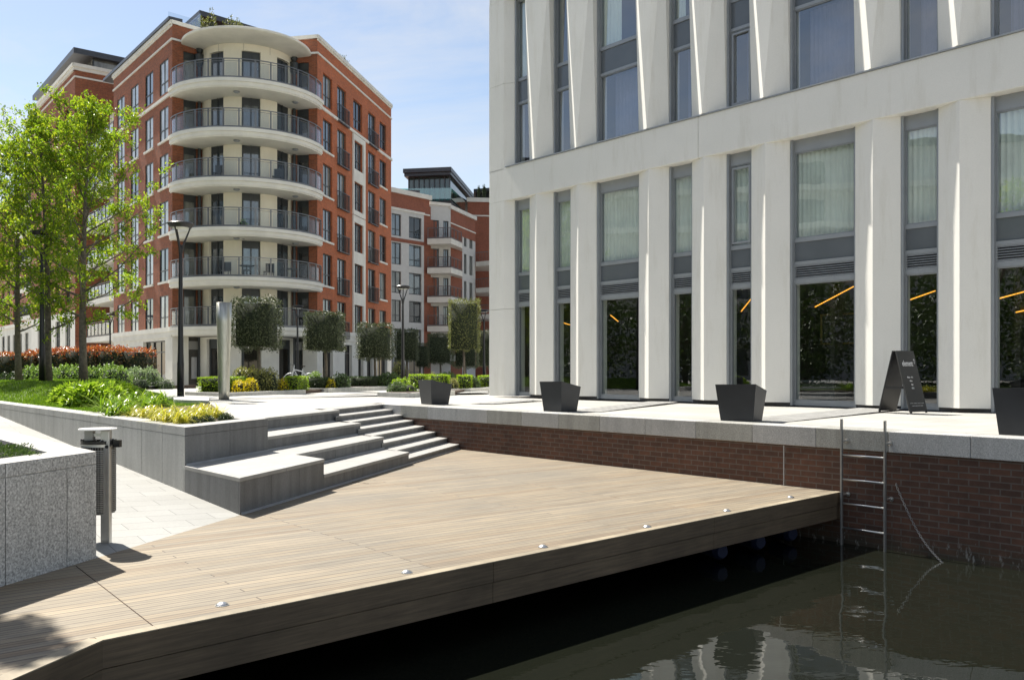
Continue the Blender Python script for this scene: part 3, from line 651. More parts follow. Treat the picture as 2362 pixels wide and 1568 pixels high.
# ------------------------------------------------------------------ charcoal tapered planters on the quay
def planter(x0, x1, xm, yt, yb, lab, ang=0):
    p = P((x0 + x1) / 2, yb - 1.5, .8); Y = p[1]; sc = Y / F
    w = (x1 - x0) * sc * .5
    o = thing('tapered_planter', p, lab, 'planter', 'charcoal tapered planters along the quay')
    X = lambda x: (x - (x0 + x1) / 2) * sc
    h0 = (yb - yt) * sc; h1 = h0 - (x1 - x0) * .135 * sc
    # plan: left corner, near corner, right corner, far corner
    lft = (X(x0), .16); ner = (X(xm), -.30); rgt = (X(x1), .05); far = (X(x0) + X(x1) - X(xm), .52)
    tops = [(lft, h0 - .01), (ner, h0), (rgt, h1), (far, h1 + .02)]
    k = .80; m = MB(); b = [(q[0] * k + .0, q[1] * k, 0) for q, _ in tops]; t = [(q[0], q[1], z) for q, z in tops]
    wd = lambda v: (p[0] + v[0], p[1] + .12 + v[1], p[2] + v[2])
    m.add([wd(v) for v in b + t], [[3, 2, 1, 0], [0, 1, 5, 4], [1, 2, 6, 5], [2, 3, 7, 6], [3, 0, 4, 7]])
    i_ = [(q[0] * .9, q[1] * .9 + .015, z - .0) for q, z in tops]; n = len(m.v); m.add([wd(v) for v in i_], [])
    for j in range(4): m.f.append([4 + j, 4 + (j + 1) % 4, n + (j + 1) % 4, n + j]); m.m.append(0)
    l_ = [(q[0] * .88, q[1] * .88 + .015, min(z for _, z in tops) - .06) for q, z in tops]; n2 = len(m.v); m.add([wd(v) for v in l_], [])
    for j in range(4): m.f.append([n + j, n + (j + 1) % 4, n2 + (j + 1) % 4, n2 + j]); m.m.append(0)
    m.build('planter_body', M['plast'], o); m = MB(); m.quad(*[wd((v[0], v[1], v[2] + .01)) for v in l_]); m.build('soil', M['soil'], o)
planter(960.5, 1041, 995, 877, 934, 'smallest looking charcoal tapered planter, farthest along the quay by the steps')
planter(1245, 1341, 1293.5, 880.5, 951, 'charcoal tapered planter on the quay under the third window of the white building')
planter(1659, 1775.5, 1735, 887, 973.5, 'charcoal tapered planter on the quay to the left of the folding signboard')
planter(2318, 2442, 2392, 895, 1007, 'charcoal tapered planter cut off by the right edge of the photo, beyond the ladder')

# ------------------------------------------------------------------ folding signboard
pR = Vector(P(2098, 953, .8)); wv = Vector((.85, .53, 0)).normalized(); nv = Vector((wv.y, -wv.x, 0))
sg = thing('folding_signboard', tuple(pR), 'black folding A board sign with white lettering standing before the white building', 'sign')
BW, BH, SP = .50, 1.09, .31; cen = pR - nv * SP
def leaf(sgn, name):
    bot = cen + nv * SP * sgn; topp = cen + nv * .03 * sgn + Vector((0, 0, BH)); up = (topp - bot); nn = (wv.cross(up)).normalized() * .012
    m = MB(); bz = bot + up * .02
    a, b, c, d = bz, bz + wv * BW, topp + wv * BW, topp
    m.hexa([a - nn, b - nn, c - nn, d - nn], [a + nn, b + nn, c + nn, d + nn]); m.build(name, M['black'] if sgn < 0 else plain('chalk_black', (.035, .035, .034), .38), sg, bevel=.003)
    for q in (.03, BW - .03):
        m = MB(); f = bot + wv * q; m.box(f.x - .015, f.x + .015, f.y - .015, f.y + .015, .8, .8 + .04); m.build('foot', M['black'], sg)
    return bot, up
leaf(-1, 'rear_panel'); bot, up = leaf(1, 'front_panel')
m = MB(); a = cen + nv * .17 * -1 + Vector((0, 0, .42)); b = cen + nv * .17 + Vector((0, 0, .42)); m.hexa([a, a + wv * .03, b + wv * .03, b], [v + Vector((0, 0, .05)) for v in (a, a + wv * .03, b + wv * .03, b)]); m.build('cross_brace', M['black'], sg)
white = plain('white_lettering', (.8, .8, .8), .6)
def text(txt, u, v, size, sx=1.0, parent=sg, name='lettering', serif=0):
    cu = bpy.data.curves.new('t', 'FONT'); cu.body = txt; cu.size = size; cu.align_x = 'CENTER'; cu.extrude = .0005; cu.offset = serif
    t = bpy.data.objects.new('t', cu); C.objects.link(t); dg = bpy.context.evaluated_depsgraph_get(); me = bpy.data.meshes.new_from_object(t.evaluated_get(dg)); bpy.data.objects.remove(t)
    upn = up.normalized(); nn = wv.cross(upn).normalized()
    if nn.dot(nv) < 0: nn = -nn
    base = bot + wv * u + upn * v + nn * .0150
    for q in me.vertices: q.co = base + wv * (q.co.x * sx) + upn * q.co.y + nn * q.co.z - Vector(sg['_o'])
    me.materials.clear(); me.materials.append(white); o = bpy.data.objects.new(name, me); C.objects.link(o); o.parent = parent
text('element', BW * .47, BH * .775, .150, .62, serif=.0005); text('7', BW * .88, BH * .81, .125, .62)
for i, (tx, u) in enumerate((('Mon - Fri', .44), ('10-6', .44), ('Sat', .47), ('10-5', .46))): text(tx, BW * u, BH * (.575 - .06 * i), .042, serif=.0006)
m = MB(); upn = up.normalized(); nn = nv
for k, (u0, u1) in enumerate(((.1, .9), (.2, .8))):
    for j in range(26):
        if j % 7 == 6: continue
        a = bot + wv * BW * (u0 + (u1 - u0) * j / 26) + upn * (BH * (.155 - k * .042)) + wv.cross(upn).normalized() * (.0150 if wv.cross(upn).dot(nv) > 0 else -.0150)
        m.quad(a, a + wv * .008, a + wv * .008 + upn * .008, a + upn * .008)
m.build('small_print', white, sg, fix=False)

# ------------------------------------------------------------------ litter bin
bp = Vector(P(245, 1256, 0)); bt = Vector((bp.x, bp.y, 0))
bn = thing('litter_bin', tuple(bp), 'stainless steel post litter bin with round lid beside the near granite planter', 'litter bin')
def bx(m, cx, cy, sx, sy, z0, z1): m.box(bp.x + cx - sx / 2, bp.x + cx + sx / 2, bp.y + cy - sy / 2, bp.y + cy + sy / 2, z0, z1)
m = MB(); bx(m, 0, 0, .08, .055, .0, 1.02); m.build('post', M['steel'], bn, bevel=.006)
m = MB(); bx(m, 0, .0, .10, .09, .0, .012); m.build('base_plate', M['galv'], bn)
lc = (bp.x - .085, bp.y + .02)
m = MB(); pr = [(.158, 0), (.16, .004), (.158, .010), (.001, .011)]; m.lathe(pr, (lc[0], lc[1], 1.025), 48); o = m.build('lid', plain('bright_lid', (.8, .8, .78), .4, .2), bn)
m = MB(); bx(m, -.155, .02, .075, .05, .93, 1.02); m.build('ashtray_box', M['galv'], bn); m = MB(); bx(m, -.075, .02, .09, .03, .965, .99); m.build('lid_bracket', M['steel'], bn)
m = MB(); ofs = (bp.x - .095, bp.y + .06)
def ell(m, r, z0, z1, n=28, k=.78, th=.004):
    vs = []; 
    for z, rr in ((z0, r), (z1, r), (z1, r - th), (z0, r - th)):
        for i in range(n): vs.append((ofs[0] + rr * math.cos(2 * math.pi * i / n), ofs[1] + rr * k * math.sin(2 * math.pi * i / n), z))
    fs = [[j * n + i, j * n + (i + 1) % n, ((j + 1) % 4) * n + (i + 1) % n, ((j + 1) % 4) * n + i] for j in range(4) for i in range(n)]; m.add(vs, fs)
ell(m, .15, .87, .905, th=.006); m.build('bin_rim', plain('bright_steel', (.7, .69, .64), .35, .6), bn)
m = MB()
for i in range(34): ell(m, .148, .29 + i * .0165, .298 + i * .0165, th=.003)
for i in range(40):
    a = 2 * math.pi * i / 40; x, y = ofs[0] + .1465 * math.cos(a), ofs[1] + .1465 * .78 * math.sin(a); m.tube([(x, y, .29), (x, y, .868)], .0022, 4)
m.build('basket', M['galv'], bn)
m = MB(); ell(m, .14, .28, .9, th=.002); ell(m, .158, .895, .925, th=.012)
for i in range(16):
    a = i * .39 + .1; m.tube([(ofs[0] + .12 * math.cos(a), ofs[1] + .1 * math.sin(a), .915), (ofs[0] + .156 * math.cos(a + .1), ofs[1] + .12 * math.sin(a + .1), .92 + .014 * random.random())], .012, 5)
bx(m, .085, .03, .06, .05, .868, .93); m.build('black_liner', plain('bin_liner', (.008, .008, .009), .25), bn)
m = MB(); bx(m, -.095, .06, .2, .17, .268, .285); m.build('basket_base', M['galv'], bn)
m = MB(); m.tube([(bp.x + .018, bp.y - .0278, .875), (bp.x + .018, bp.y - .034, .875)], .015, 14); m.build('lock', M['black'], bn)
m = MB(); bx(m, -.062, .0, .012, .05, .29, .87); m.build('hinge_bar', M['steel'], bn)

# ------------------------------------------------------------------ street lamps
def lamp(name_loc, H, lab, first=[None]):
    if first[0] is None:
        o = thing('street_lamp', (0, 0, 0), lab, 'street lamp', 'black street lamps with disc heads')
        m = MB(); m.lathe([(.085, 0), (.085, .9), (.080, .95), (.07, 1.2), (.042, H - .75), (.036, H - .62)], n=16); m.build('post', M['black'], o, smooth=True)
        m = MB()
        for k in range(3):
            a = 2 * math.pi * k / 3 + .25; c, s_ = math.cos(a), math.sin(a)
            m.tube([(.02 * c, .02 * s_, H - .78), (.05 * c, .05 * s_, H - .62), (.235 * c, .235 * s_, H - .13)], [.03, .028, .017], 8)
        m.lathe([(.045, H - .80), (.055, H - .66), (.03, H - .58)], n=14); m.build('arms', M['black'], o)
        m = MB(); m.lathe([(.20, H - .155), (.26, H - .15), (.315, H - .06), (.318, H - .045), (.29, H - .02), (.15, H + .005), (.02, H + .012)], n=36); m.build('lamp_head', M['black'], o)
        m = MB(); m.lathe([(.17, H - .17), (.205, H - .16), (.205, H - .15)], n=30); m.build('diffuser', plain('lamp_diffuser', (.75, .75, .70), .4), o, smooth=True)
        first[0] = o; o.location = name_loc; return o
    o = copy_tree(first[0], name_loc); o['label'] = lab; o.rotation_euler = (0, 0, random.random()); return o
def at(x, Y, z=None): X, _ = XY(x, Y); return (X, Y, zg(Y) if z is None else z)
LH = 4.46
lamp(at(416.5, 22.3, .8), LH, 'nearest black street lamp, in front of the red brick building corner')
lamp(at(929, 38.4), LH, 'black street lamp behind the farthest charcoal planter, before the cream buildings')
lamp(at(686, 48.5), LH, 'black street lamp between the two largest cube clipped trees')
lamp(at(1116, 55, .8), LH, 'black street lamp just left of the white building corner')
lamp(at(254, 58, .75), LH, 'distant black street lamp rising from the red topped hedge')
lamp(at(898, 69), LH, 'distant black street lamp mostly hidden behind a cube clipped tree')
lamp(at(97, 26, 1.15), LH, 'black street lamp post standing between the two left tree trunks')
# cctv pole
cp = at(909, 62); ct = thing('camera_pole', cp, 'white dome camera on a grey pole behind the clipped trees', 'camera pole')
m = MB(); m.tube([cp, (cp[0] - .15, cp[1], 3.9)], .07, 10); m.build('pole', M['alu'], ct)
m = MB(); m.lathe([(.05, .25), (.2, .2), (.22, 0), (.16, -.2), (.03, -.26)], (cp[0] + .05, cp[1] - .2, 4.0), 16); m.build('camera_dome', plain('white_plastic', (.7, .7, .7)), ct, smooth=True)
m = MB(); m.tube([(cp[0] - .15, cp[1], 3.9), (cp[0] - .1, cp[1], 4.3), (cp[0] + .05, cp[1] - .2, 4.25)], .04, 8); m.build('bracket', M['alu'], ct)

# ------------------------------------------------------------------ polished steel column
sp = P(516.5, 922.5, .8); sc_ = sp[1] / F
so = thing('steel_column', sp, 'tall polished steel sculpture column widening to the top, beside the lamp', 'sculpture')
def mirror():
    n = N('mirror_steel'); f = n.noise(n.pos((3, 3, .5)), 6, 4); n.col(n.ramp(f, (.3, (.44, .43, .37)), (.7, (.62, .61, .54)))); n.set(Metallic=1.0)
    r = n.ramp(f, (.3, (.48,) * 3), (.7, (.34,) * 3)); n.l(r, n.b.inputs['Roughness']); return n.mat
m = MB(); pf = [(.125, 0)] + [(.125 + .058 * t ** .8, 2.42 * t) for t in (.1, .25, .4, .6, .8, 1)] + [(.178, 2.42), (.172, 2.30)]
m.lathe(pf, sp, 48); m.build('column_shell', mirror(), so, smooth=True)
m = MB(); m.lathe([(.20, .0), (.20, .012), (.13, .013)], sp, 32); m.build('base_ring', M['sett'], so)
# ------------------------------------------------------------------ red brick corner building with the round balconies
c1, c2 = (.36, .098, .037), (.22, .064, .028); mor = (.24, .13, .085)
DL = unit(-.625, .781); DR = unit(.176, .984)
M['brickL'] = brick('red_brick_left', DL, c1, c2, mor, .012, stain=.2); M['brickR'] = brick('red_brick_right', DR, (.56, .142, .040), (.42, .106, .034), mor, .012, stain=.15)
M['brickF'] = brick('red_brick_front', unit(.95, .3), c1, c2, mor, .012, stain=.2)
M['cream'] = plain('cream_render', (.76, .71, .58), .8, 0, .06, .8); M['stone'] = plain('pale_stone', (.68, .66, .595), .75, 0, .08, 1.2)
M['soff'] = plain('balcony_soffit', (.56, .54, .49), .85, 0, .05); M['dfr'] = plain('dark_grey_frame', (.040, .046, .05), .4, .1)
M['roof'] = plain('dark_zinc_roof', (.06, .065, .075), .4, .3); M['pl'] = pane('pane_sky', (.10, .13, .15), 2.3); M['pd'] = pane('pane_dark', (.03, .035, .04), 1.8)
M['pw'] = pane('pane_blind_sky', (.50, .53, .54), 1.9); M['pc'] = pane('pane_curtained', (.22, .23, .21), 1.8); M['shop'] = pane('shop_glass', (.025, .022, .018), 1.6)  # pw: blinds and bright sky reflection both put into the pale base colour
M['bal_glass'] = glass('balcony_glass', (.90, .92, .93), .02)
AL = (*XY(397, 52),); AL = (AL[0], 52.0); AR = (XY(731.7, 54.3)[0], 54.3); O2 = (-16.25, 54.7)
FLt = Fr(AL, DL, outn(DL, (1, 0))); FRt = Fr(AR, DR, (1, -.18)); FRt.n = unit(DR[1], -DR[0])
rb = thing('brick_apartments', (O2[0], O2[1], zg(52)), 'red brick corner apartment block with six stacked round cream balconies', 'building')
FH = 2.806; GZ = .45; WT = [20.0 - FH * (6 - k) for k in range(1, 7)]; FLZ = [18.0 - 2.8 * (6 - k) for k in range(1, 7)]   # window heads, balcony floors
sLe = FLt.s_at(262); sRe = FRt.s_at(902); ZP = 21.75
def rwin(root, fr, s0, s1, z0, z1, pm, d=-.14, cols=2, tr=.34, fw=.06, name='window', mat=None, head=0):
    m = MB()
    m.fbox(fr, s0, s0 + fw, d - .04, d + .02, z0, z1); m.fbox(fr, s1 - fw, s1, d - .04, d + .02, z0, z1)
    m.fbox(fr, s0 + fw, s1 - fw, d - .04, d + .02, z0, z0 + fw); m.fbox(fr, s0 + fw, s1 - fw, d - .04, d + .02, z1 - fw, z1)
    for c in range(1, cols):
        s = s0 + (s1 - s0) * c / cols; m.fbox(fr, s - fw * .45, s + fw * .45, d - .04, d + .018, z0 + fw, z1 - fw)
    if tr: z = z0 + (z1 - z0) * tr; m.fbox(fr, s0 + fw, s1 - fw, d - .04, d + .016, z - .03, z + .03)
    if head: m.fbox(fr, s0 + fw, s1 - fw, d - .04, d + .012, z1 - head, z1 - fw)
    o = m.build(name, mat or M['dfr'], root); m = MB(); m.fbox(fr, s0 + .01, s1 - .01, d - .03, d - .02, z0 + .01, z1 - .01); m.build('pane', pm, o); return o
def sill(root, fr, s0, s1, z, h=.12): m = MB(); m.fbox(fr, s0, s1, -.1, .09, z - h, z); m.build('sill', M['stone'], root)
# left face
colsL = [(368, 388), (335, 353), (301.6, 319), (270.5, 287)]; opsL = []
for k in range(6):
    for a, b in colsL: opsL.append((FLt.s_at(b), FLt.s_at(a), WT[k] - 1.98, WT[k]))
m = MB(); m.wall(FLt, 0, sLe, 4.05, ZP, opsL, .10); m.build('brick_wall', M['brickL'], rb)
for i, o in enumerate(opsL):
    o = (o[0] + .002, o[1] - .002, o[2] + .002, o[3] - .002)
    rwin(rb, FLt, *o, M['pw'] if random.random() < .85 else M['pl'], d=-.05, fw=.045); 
    if i // 4 not in (5,): sill(rb, FLt, o[0] - .12, o[1] + .12, o[2])
# right face
cR = [(744.7, 766.3), (777.8, 798), (814.5, 835), (849, 865.7), (875.4, 890.4)]; opsR = []; juli = []
for k in range(6):
    for j, (a, b) in enumerate(cR):
        q = (FRt.s_at(a), FRt.s_at(b), WT[k] - (1.98 if j not in (1, 3) else 2.3), WT[k]); opsR.append(q)
        if j in (1, 3): juli.append(q)
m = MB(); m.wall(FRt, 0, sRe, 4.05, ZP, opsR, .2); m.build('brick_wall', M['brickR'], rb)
for i, o in enumerate(opsR):
    o = (o[0] + .002, o[1] - .002, o[2] + .002, o[3] - .002); rwin(rb, FRt, *o, random.choice([M['pl'], M['pc'], M['pd'], M['pl']]), tr=.36 if i % 5 not in (1, 3) else 0)
    if i // 5 < 5 and i % 5 in (0, 4): sill(rb, FRt, o[0] - .12, o[1] + .12, o[2])
for o in juli:
    m = MB(); a, b, z = o[0] - .1, o[1] + .25, o[2]
    m.fbox(FRt, a, b, .02, .20, z - .10, z - .04); m.build('juliet_balcony', M['dfr'], rb); m = MB()
    m.fbox(FRt, a, b, .17, .20, z + .98, z + 1.02); m.fbox(FRt, a, a + .03, .02, .18, z + .98, z + 1.02); m.fbox(FRt, b - .03, b, .02, .18, z + .98, z + 1.02)
    n = 16
    for i in range(n + 1): s = a + (b - .03 - a) * i / n; m.fbox(FRt, s, s + .014, .175, .195, z - .02, z + .98)
    for i in range(2): d = .06 + i * .07; m.fbox(FRt, a, a + .02, d, d + .02, z - .02, z + .98); m.fbox(FRt, b - .02, b, d, d + .02, z - .02, z + .98)
    m.build('juliet_railing', M['dfr'], rb)
# cream framed window bay on the right face
a, b = FRt.s_at(812), FRt.s_at(840)
for z0, z1, in ((WT[3] - 2.3, WT[4] + .38), (4.06, WT[2] + .45)):
    m = MB(); ia, ib = cR[2]; ia, ib = FRt.s_at(ia) - .02, FRt.s_at(ib) + .02
    m.fbox(FRt, a, ia, 0.002, .10, z0, z1); m.fbox(FRt, ib, b, 0.002, .10, z0, z1)
    ks = [k for k in range(6) if z0 - .1 < WT[k] - 1.98 and WT[k] < z1]
    zz = [z0] + sum([[WT[k] - 1.98, WT[k]] for k in ks], []) + [z1]
    for e, g in zip(zz[::2], zz[1::2]):
        if g - e > .02: m.fbox(FRt, ia, ib, .002, .097, e, g)
    m.build('cream_bay_surround', M['stone'], rb)
# string courses, parapets
for fr, se in ((FLt, sLe), (FRt, sRe)):
    m = MB(); m.fbox(fr, -.04, se + .02, .002, .07, 20.82, 20.93); m.build('string_course', M['stone'], rb)
    m = MB(); m.fbox(fr, -.06, se + .02, -.35, .12, ZP, ZP + .22); m.fbox(fr, -.04, se, .001, .05, ZP - .12, ZP - .001); m.build('parapet_coping', M['stone'], rb)
    m = MB(); m.fbox(fr, -.04, se + .02, .002, .10, 17.62, 17.80); m.build('string_course', M['stone'], rb)
    m = MB(); m.fbox(fr, -.05, se + .02, -.3, .14, 3.78, 4.05); m.fbox(fr, -.03, se + .02, -.3, .08, 3.45, 3.778); m.build('stone_cornice', M['stone'], rb)
m = MB(); m.fbox(FLt, 0, sLe + 2, -.6, .2, ZP + .24, ZP + .42); m.build('roof_edge', M['roof'], rb)
# returns from the brick corners into the round tower
rl = (AL[0] + 1.95, AL[1] + 2.0); rr_ = (AR[0] - 2.6, AR[1] + .55)
FLr = Fr(AL, (rl[0] - AL[0], rl[1] - AL[1]), (.7, -.7)); FLr.n = unit(FLr.u[1], -FLr.u[0]); FRr = Fr(AR, (rr_[0] - AR[0], rr_[1] - AR[1]), (-.2, -1)); FRr.n = unit(-FRr.u[1], FRr.u[0])
def ensure(fr):
    if fr.n[1] > 0: fr.n = (-fr.n[0], -fr.n[1])
ensure(FLr); ensure(FRr)
for fr, L_, xs in ((FLr, 2.75, (423, 453)), (FRr, 2.6, (684, 712))):
    sa, sb = sorted((fr.s_at(xs[0]), fr.s_at(xs[1]))); ops = [(sa, sb, z + .02, z + 2.35) for z in FLZ]
    m = MB(); m.wall(fr, 0, L_, 4.0, ZP, ops, .12); m.build('brick_return', M['brickF'], rb)
    for o in ops: rwin(rb, fr, o[0] + .002, o[1] - .002, o[2], o[3] - .002, M['pc'] if fr is FLr else M['pd'], d=-.1, cols=1, tr=0, fw=.09, name='balcony_door', head=.45)
    m = MB(); m.fbox(fr, -.02, L_, .001, .06, 20.82, 20.93); m.fbox(fr, -.05, L_, -.3, .10, ZP, ZP + .22); m.build('string_course', M['stone'], rb)
    # dark rainwater pipe and hopper
    sp_ = L_ - 1.15; m = MB(); p = fr(sp_, .16, 0); m.tube([(p[0], p[1], .6), (p[0], p[1], 20.3)], .10, 10); m.lathe([(.13, 0), (.26, .35), (.26, .7), (.13, .75)], (p[0], p[1], 19.6), 12); m.lathe([(.12, 0), (.2, .15), (.2, .4), (.12, .45)], (p[0], p[1], 20.4), 12)
    m.build('rainwater_pipe', M['dfr'], rb)
# round tower
CR = 2.72; AC = Arc(O2, CR)
dx = [(482.7, 515), (557, 600.7), (639, 668.5)]; DA = [(AC.s_at(a), AC.s_at(b)) for a, b in dx]
ops = [(a, b, z + .02, z + 2.42) for z in FLZ[:5] for a, b in DA] + [(a, b, FLZ[5] + .02, FLZ[5] + 2.2) for a, b in DA]
m = MB(); m.wall(AC, -3.5, .4, 3.9, 20.67, ops, .2, step=.09); m.build('tower_wall', M['cream'], rb, smooth=False)
for o in ops:
    Fd = None; w_ = rwin(rb, AC, o[0] + .001, o[1] - .001, o[2], o[3] - .002, M['pl'], d=-.15, cols=2, tr=0, fw=.03, name='balcony_door', head=.55)
m = MB()
for ang in (-2.35, -1.93, -1.37, -.8): m.fbox(AC, ang - .002, ang + .002, .001, .006, 20.2, 20.8)
m.build('render_joint', M['dfr'], rb)
# canopy
m = MB(); m.lathe([(2.3, 20.62), (3.70, 20.70), (3.75, 20.73), (3.75, 20.83), (3.6, 20.89), (2.0, 21.06), (.1, 21.10)], (-15.95, 53.6, 0), 96); cano = m.build('round_canopy', M['stone'], rb)
a0_, a1_ = R(-147), R(-1)
def arcslab(r0, r1, z0, z1, n=60):
    m = MB(); pts = [(O2[0] + r1 * math.cos(a0_ + (a1_ - a0_) * i / n), O2[1] + r1 * math.sin(a0_ + (a1_ - a0_) * i / n)) for i in range(n + 1)]
    m.prism([(O2[0], O2[1])] + pts, z0, z1); return m
flr = []
for k, z in enumerate(FLZ):
    m = arcslab(0, 4.70, z - .20, z - .001); m2 = arcslab(0, 4.62, z - .43, z - .203); m.add(m2.v, m2.f); m3 = arcslab(0, 4.56, z - .50, z - .432)
    m.add(m3.v, m3.f); sl = m.build('balcony_slab', M['stone'], rb)
    m = MB(); A5 = Arc(O2, 4.52)
    m.fbox(A5, a0_, a1_, -.03, .03, z + .002, z + .13, step=.06); m.fbox(A5, a0_, a1_, -.028, .028, z + 1.085, z + 1.13, step=.06); m.fbox(A5, a0_, a1_, -.012, .012, z + .96, z + .985, step=.06)
    n = 13
    for i in range(n + 1):
        a = a0_ + .01 + (a1_ - a0_ - .02) * i / n
        for da in ((-.006, .002), (.006, .014)) if i % 2 else ((-.008, .008),): m.fbox(A5, a + da[0], a + da[1], -.03, .03, z, z + 1.09)
    for side, fr in ((a0_, FLt), (a1_, FRt)):
        p = A5(side, 0, 0); q = (O2[0] + 4.0 * math.cos(side), O2[1] + 4.0 * math.sin(side)); 
        for zz in (z + .1, z + 1.1): m.tube([(p[0], p[1], zz), (q[0], q[1], zz)], .03, 6)
    m.build('railing', M['rail'], sl)
    m = MB()
    for i in range(n):
        a = a0_ + .01 + (a1_ - a0_ - .02) * i / n; b = a0_ + .01 + (a1_ - a0_ - .02) * (i + 1) / n
        m.fbox(A5, a + .025, b - .025, -.004, .004, z + .16, z + .92, step=.08)
    m.build('glass_panels', M['bal_glass'], sl)
    if k:                                          # soffit lights
        m = MB()
        for x_, in ((553,),):
            a = AC.s_at(min(x_, 660)); p = Arc(O2, 3.75)(a if x_ < 600 else a - .15, 0, z - .50); m.lathe([(.17, -.002), (.19, -.05), (.12, -.10), (.01, -.12)], p, 18)
        m.build('soffit_light', M['alu'], sl); m = MB(); p = Arc(O2, 3.75)(AC.s_at(660) - .15, 0, z - .50); m.lathe([(.17, -.002), (.19, -.05), (.12, -.10), (.01, -.12)], p, 18); m.build('soffit_light', M['alu'], sl)
# things kept on the balconies
def chair_at(ang, r, z, lab):
    p = Arc(O2, r)(ang, 0, z); o = thing('balcony_chair', p, lab, 'chair', 'dark chairs on the balconies'); m = MB()
    m.box(p[0] - .25, p[0] + .25, p[1] - .25, p[1] + .25, z + .40, z + .45); m.build('seat', M['dfr'], o); m = MB(); m.box(p[0] - .25, p[0] + .25, p[1] + .2, p[1] + .25, z + .46, z + .95); m.build('backrest', M['dfr'], o)
    for sx in (-.22, .22):
        for sy in (-.22, .22): m = MB(); m.box(p[0] + sx - .02, p[0] + sx + .02, p[1] + sy - .02, p[1] + sy + .02, z, z + .399); m.build('leg', M['dfr'], o)
chair_at(-1.62, 3.7, FLZ[1], 'left dark chair on the second round balcony from the bottom'); chair_at(-.95, 3.6, FLZ[1], 'right dark chair on the second round balcony from the bottom')
chair_at(-1.75, 3.6, FLZ[3], 'dark chair on the fourth round balcony from the bottom'); chair_at(-.8, 3.6, FLZ[3], 'dark chair at the right end of the fourth round balcony')
for ang, lv, lab in ((-1.3, 1, 'dark round table on the second round balcony from the bottom'), (-.55, 1, 'dark table at the right end of the second round balcony')):
    p = Arc(O2, 3.7)(ang, 0, FLZ[lv]); o = thing('balcony_table', p, lab, 'table', 'dark tables on the balconies'); m = MB(); m.lathe([(.42, .70), (.42, .73)], p, 20); m.build('table_top', M['dfr'], o); m = MB(); m.lathe([(.22, 0), (.04, .05), (.03, .699)], p, 10); m.build('pedestal', M['dfr'], o)
# ground storey
AG = Arc(O2, 2.9); og = [(AC.s_at(a), AC.s_at(b), GZ, 3.35) for a, b in ((482.7, 515), (557, 600.7), (639, 668.5))]
m = MB(); m.wall(AG, -3.4, .35, GZ - .2, 3.46, og, .25, step=.09); m.build('ground_wall', M['stone'], rb)
for o in og: rwin(rb, AG, o[0] + .001, o[1] - .001, GZ + .2, 3.349, M['shop'], d=-.2, cols=1, tr=0, fw=.05, name='shop_window', head=.55)
def pier(fr, s0, s1, d0, d1, z0=GZ - .3, z1=3.448):
    m = MB(); z = z0; st_ = .40
    while z < z1 - .05: m.fbox(fr, s0, s1, d0, d1, z, min(z1, z + st_ - .012)); m.fbox(fr, s0 + .01, s1 - .01, d0 + .01, d1 - .01, z + st_ - .012, min(z1, z + st_)); z += st_
    m.build('stone_pier', M['stone'], rb)
pier(FLt, -.15, .75, -.9, .04); pier(FRt, -.10, .75, -.9, .04)
gl = [(330, 381)]; sA, sB = FLt.s_at(381), FLt.s_at(330)
m = MB(); m.wall(FLt, .75, sLe, GZ - .2, 3.45, [(sA, sB, GZ + .1, 3.3)], .3); m.build('ground_wall', M['stone'], rb)
rwin(rb, FLt, sA + .002, sB - .002, GZ + .1, 3.298, M['shop'], d=-.22, cols=3, tr=.75, name='shop_window')
m = MB(); 
for k in range(1, 7):
    for fr, a, b in ((FLt, sB + .05, sLe),): m.fbox(fr, a, b, .0005, .003, GZ + k * .43, GZ + k * .43 + .015)
m.build('stone_joint', M['dfr'], rb)
pr_ = [(738, 742), (768, 795), (812, 822), (832, 846), (862, 870), (893, 902)]; gs = [.75]
m = MB(); opg = [(FRt.s_at(742), FRt.s_at(768), GZ, 3.2), (FRt.s_at(795), FRt.s_at(812), GZ, 3.2), (FRt.s_at(826), FRt.s_at(838), GZ, 3.2), (FRt.s_at(846), FRt.s_at(860), GZ, 3.2), (FRt.s_at(870), FRt.s_at(893), GZ, 3.2)]
m.wall(FRt, .7, sRe, GZ - .2, 3.45, opg, .3); m.build('ground_wall', M['stone'], rb)
for o in opg: rwin(rb, FRt, o[0] + .002, o[1] - .002, o[2], o[3] - .002, M['shop'], d=-.22, cols=2, tr=.8, name='shop_window')
# shop doors recessed between corner piers and tower, with small white sign panels
for fr, (sa, sb) in ((FLr, (.2, 2.3)), (FRr, (.2, 2.2))):
    rwin(rb, fr, sa, sb, GZ + .05, 3.4, M['shop'], d=-.25, cols=2, tr=0, fw=.12, name='shop_door', head=.6)
    m = MB(); m.fbox(fr, sa + .9, sb - .15, -.2, -.17, 2.75, 3.25); m.build('sign_panel', plain('sign_panel', (.4, .4, .39), .6, 0, .03), rb)
m = MB(); q = FLr(1.2, -.1, 0); m.fbox(FLr, 1.25, 1.6, -.2, -.16, 1.0, 2.3); m.build('white_poster', plain('poster_white', (.55, .55, .55), .6, 0, .03), rb)
m = MB(); m.fbox(FLr, .1, 3.2, -.2, 1.0, GZ - .2, GZ + .16); m.build('door_step', M['stone'], rb)
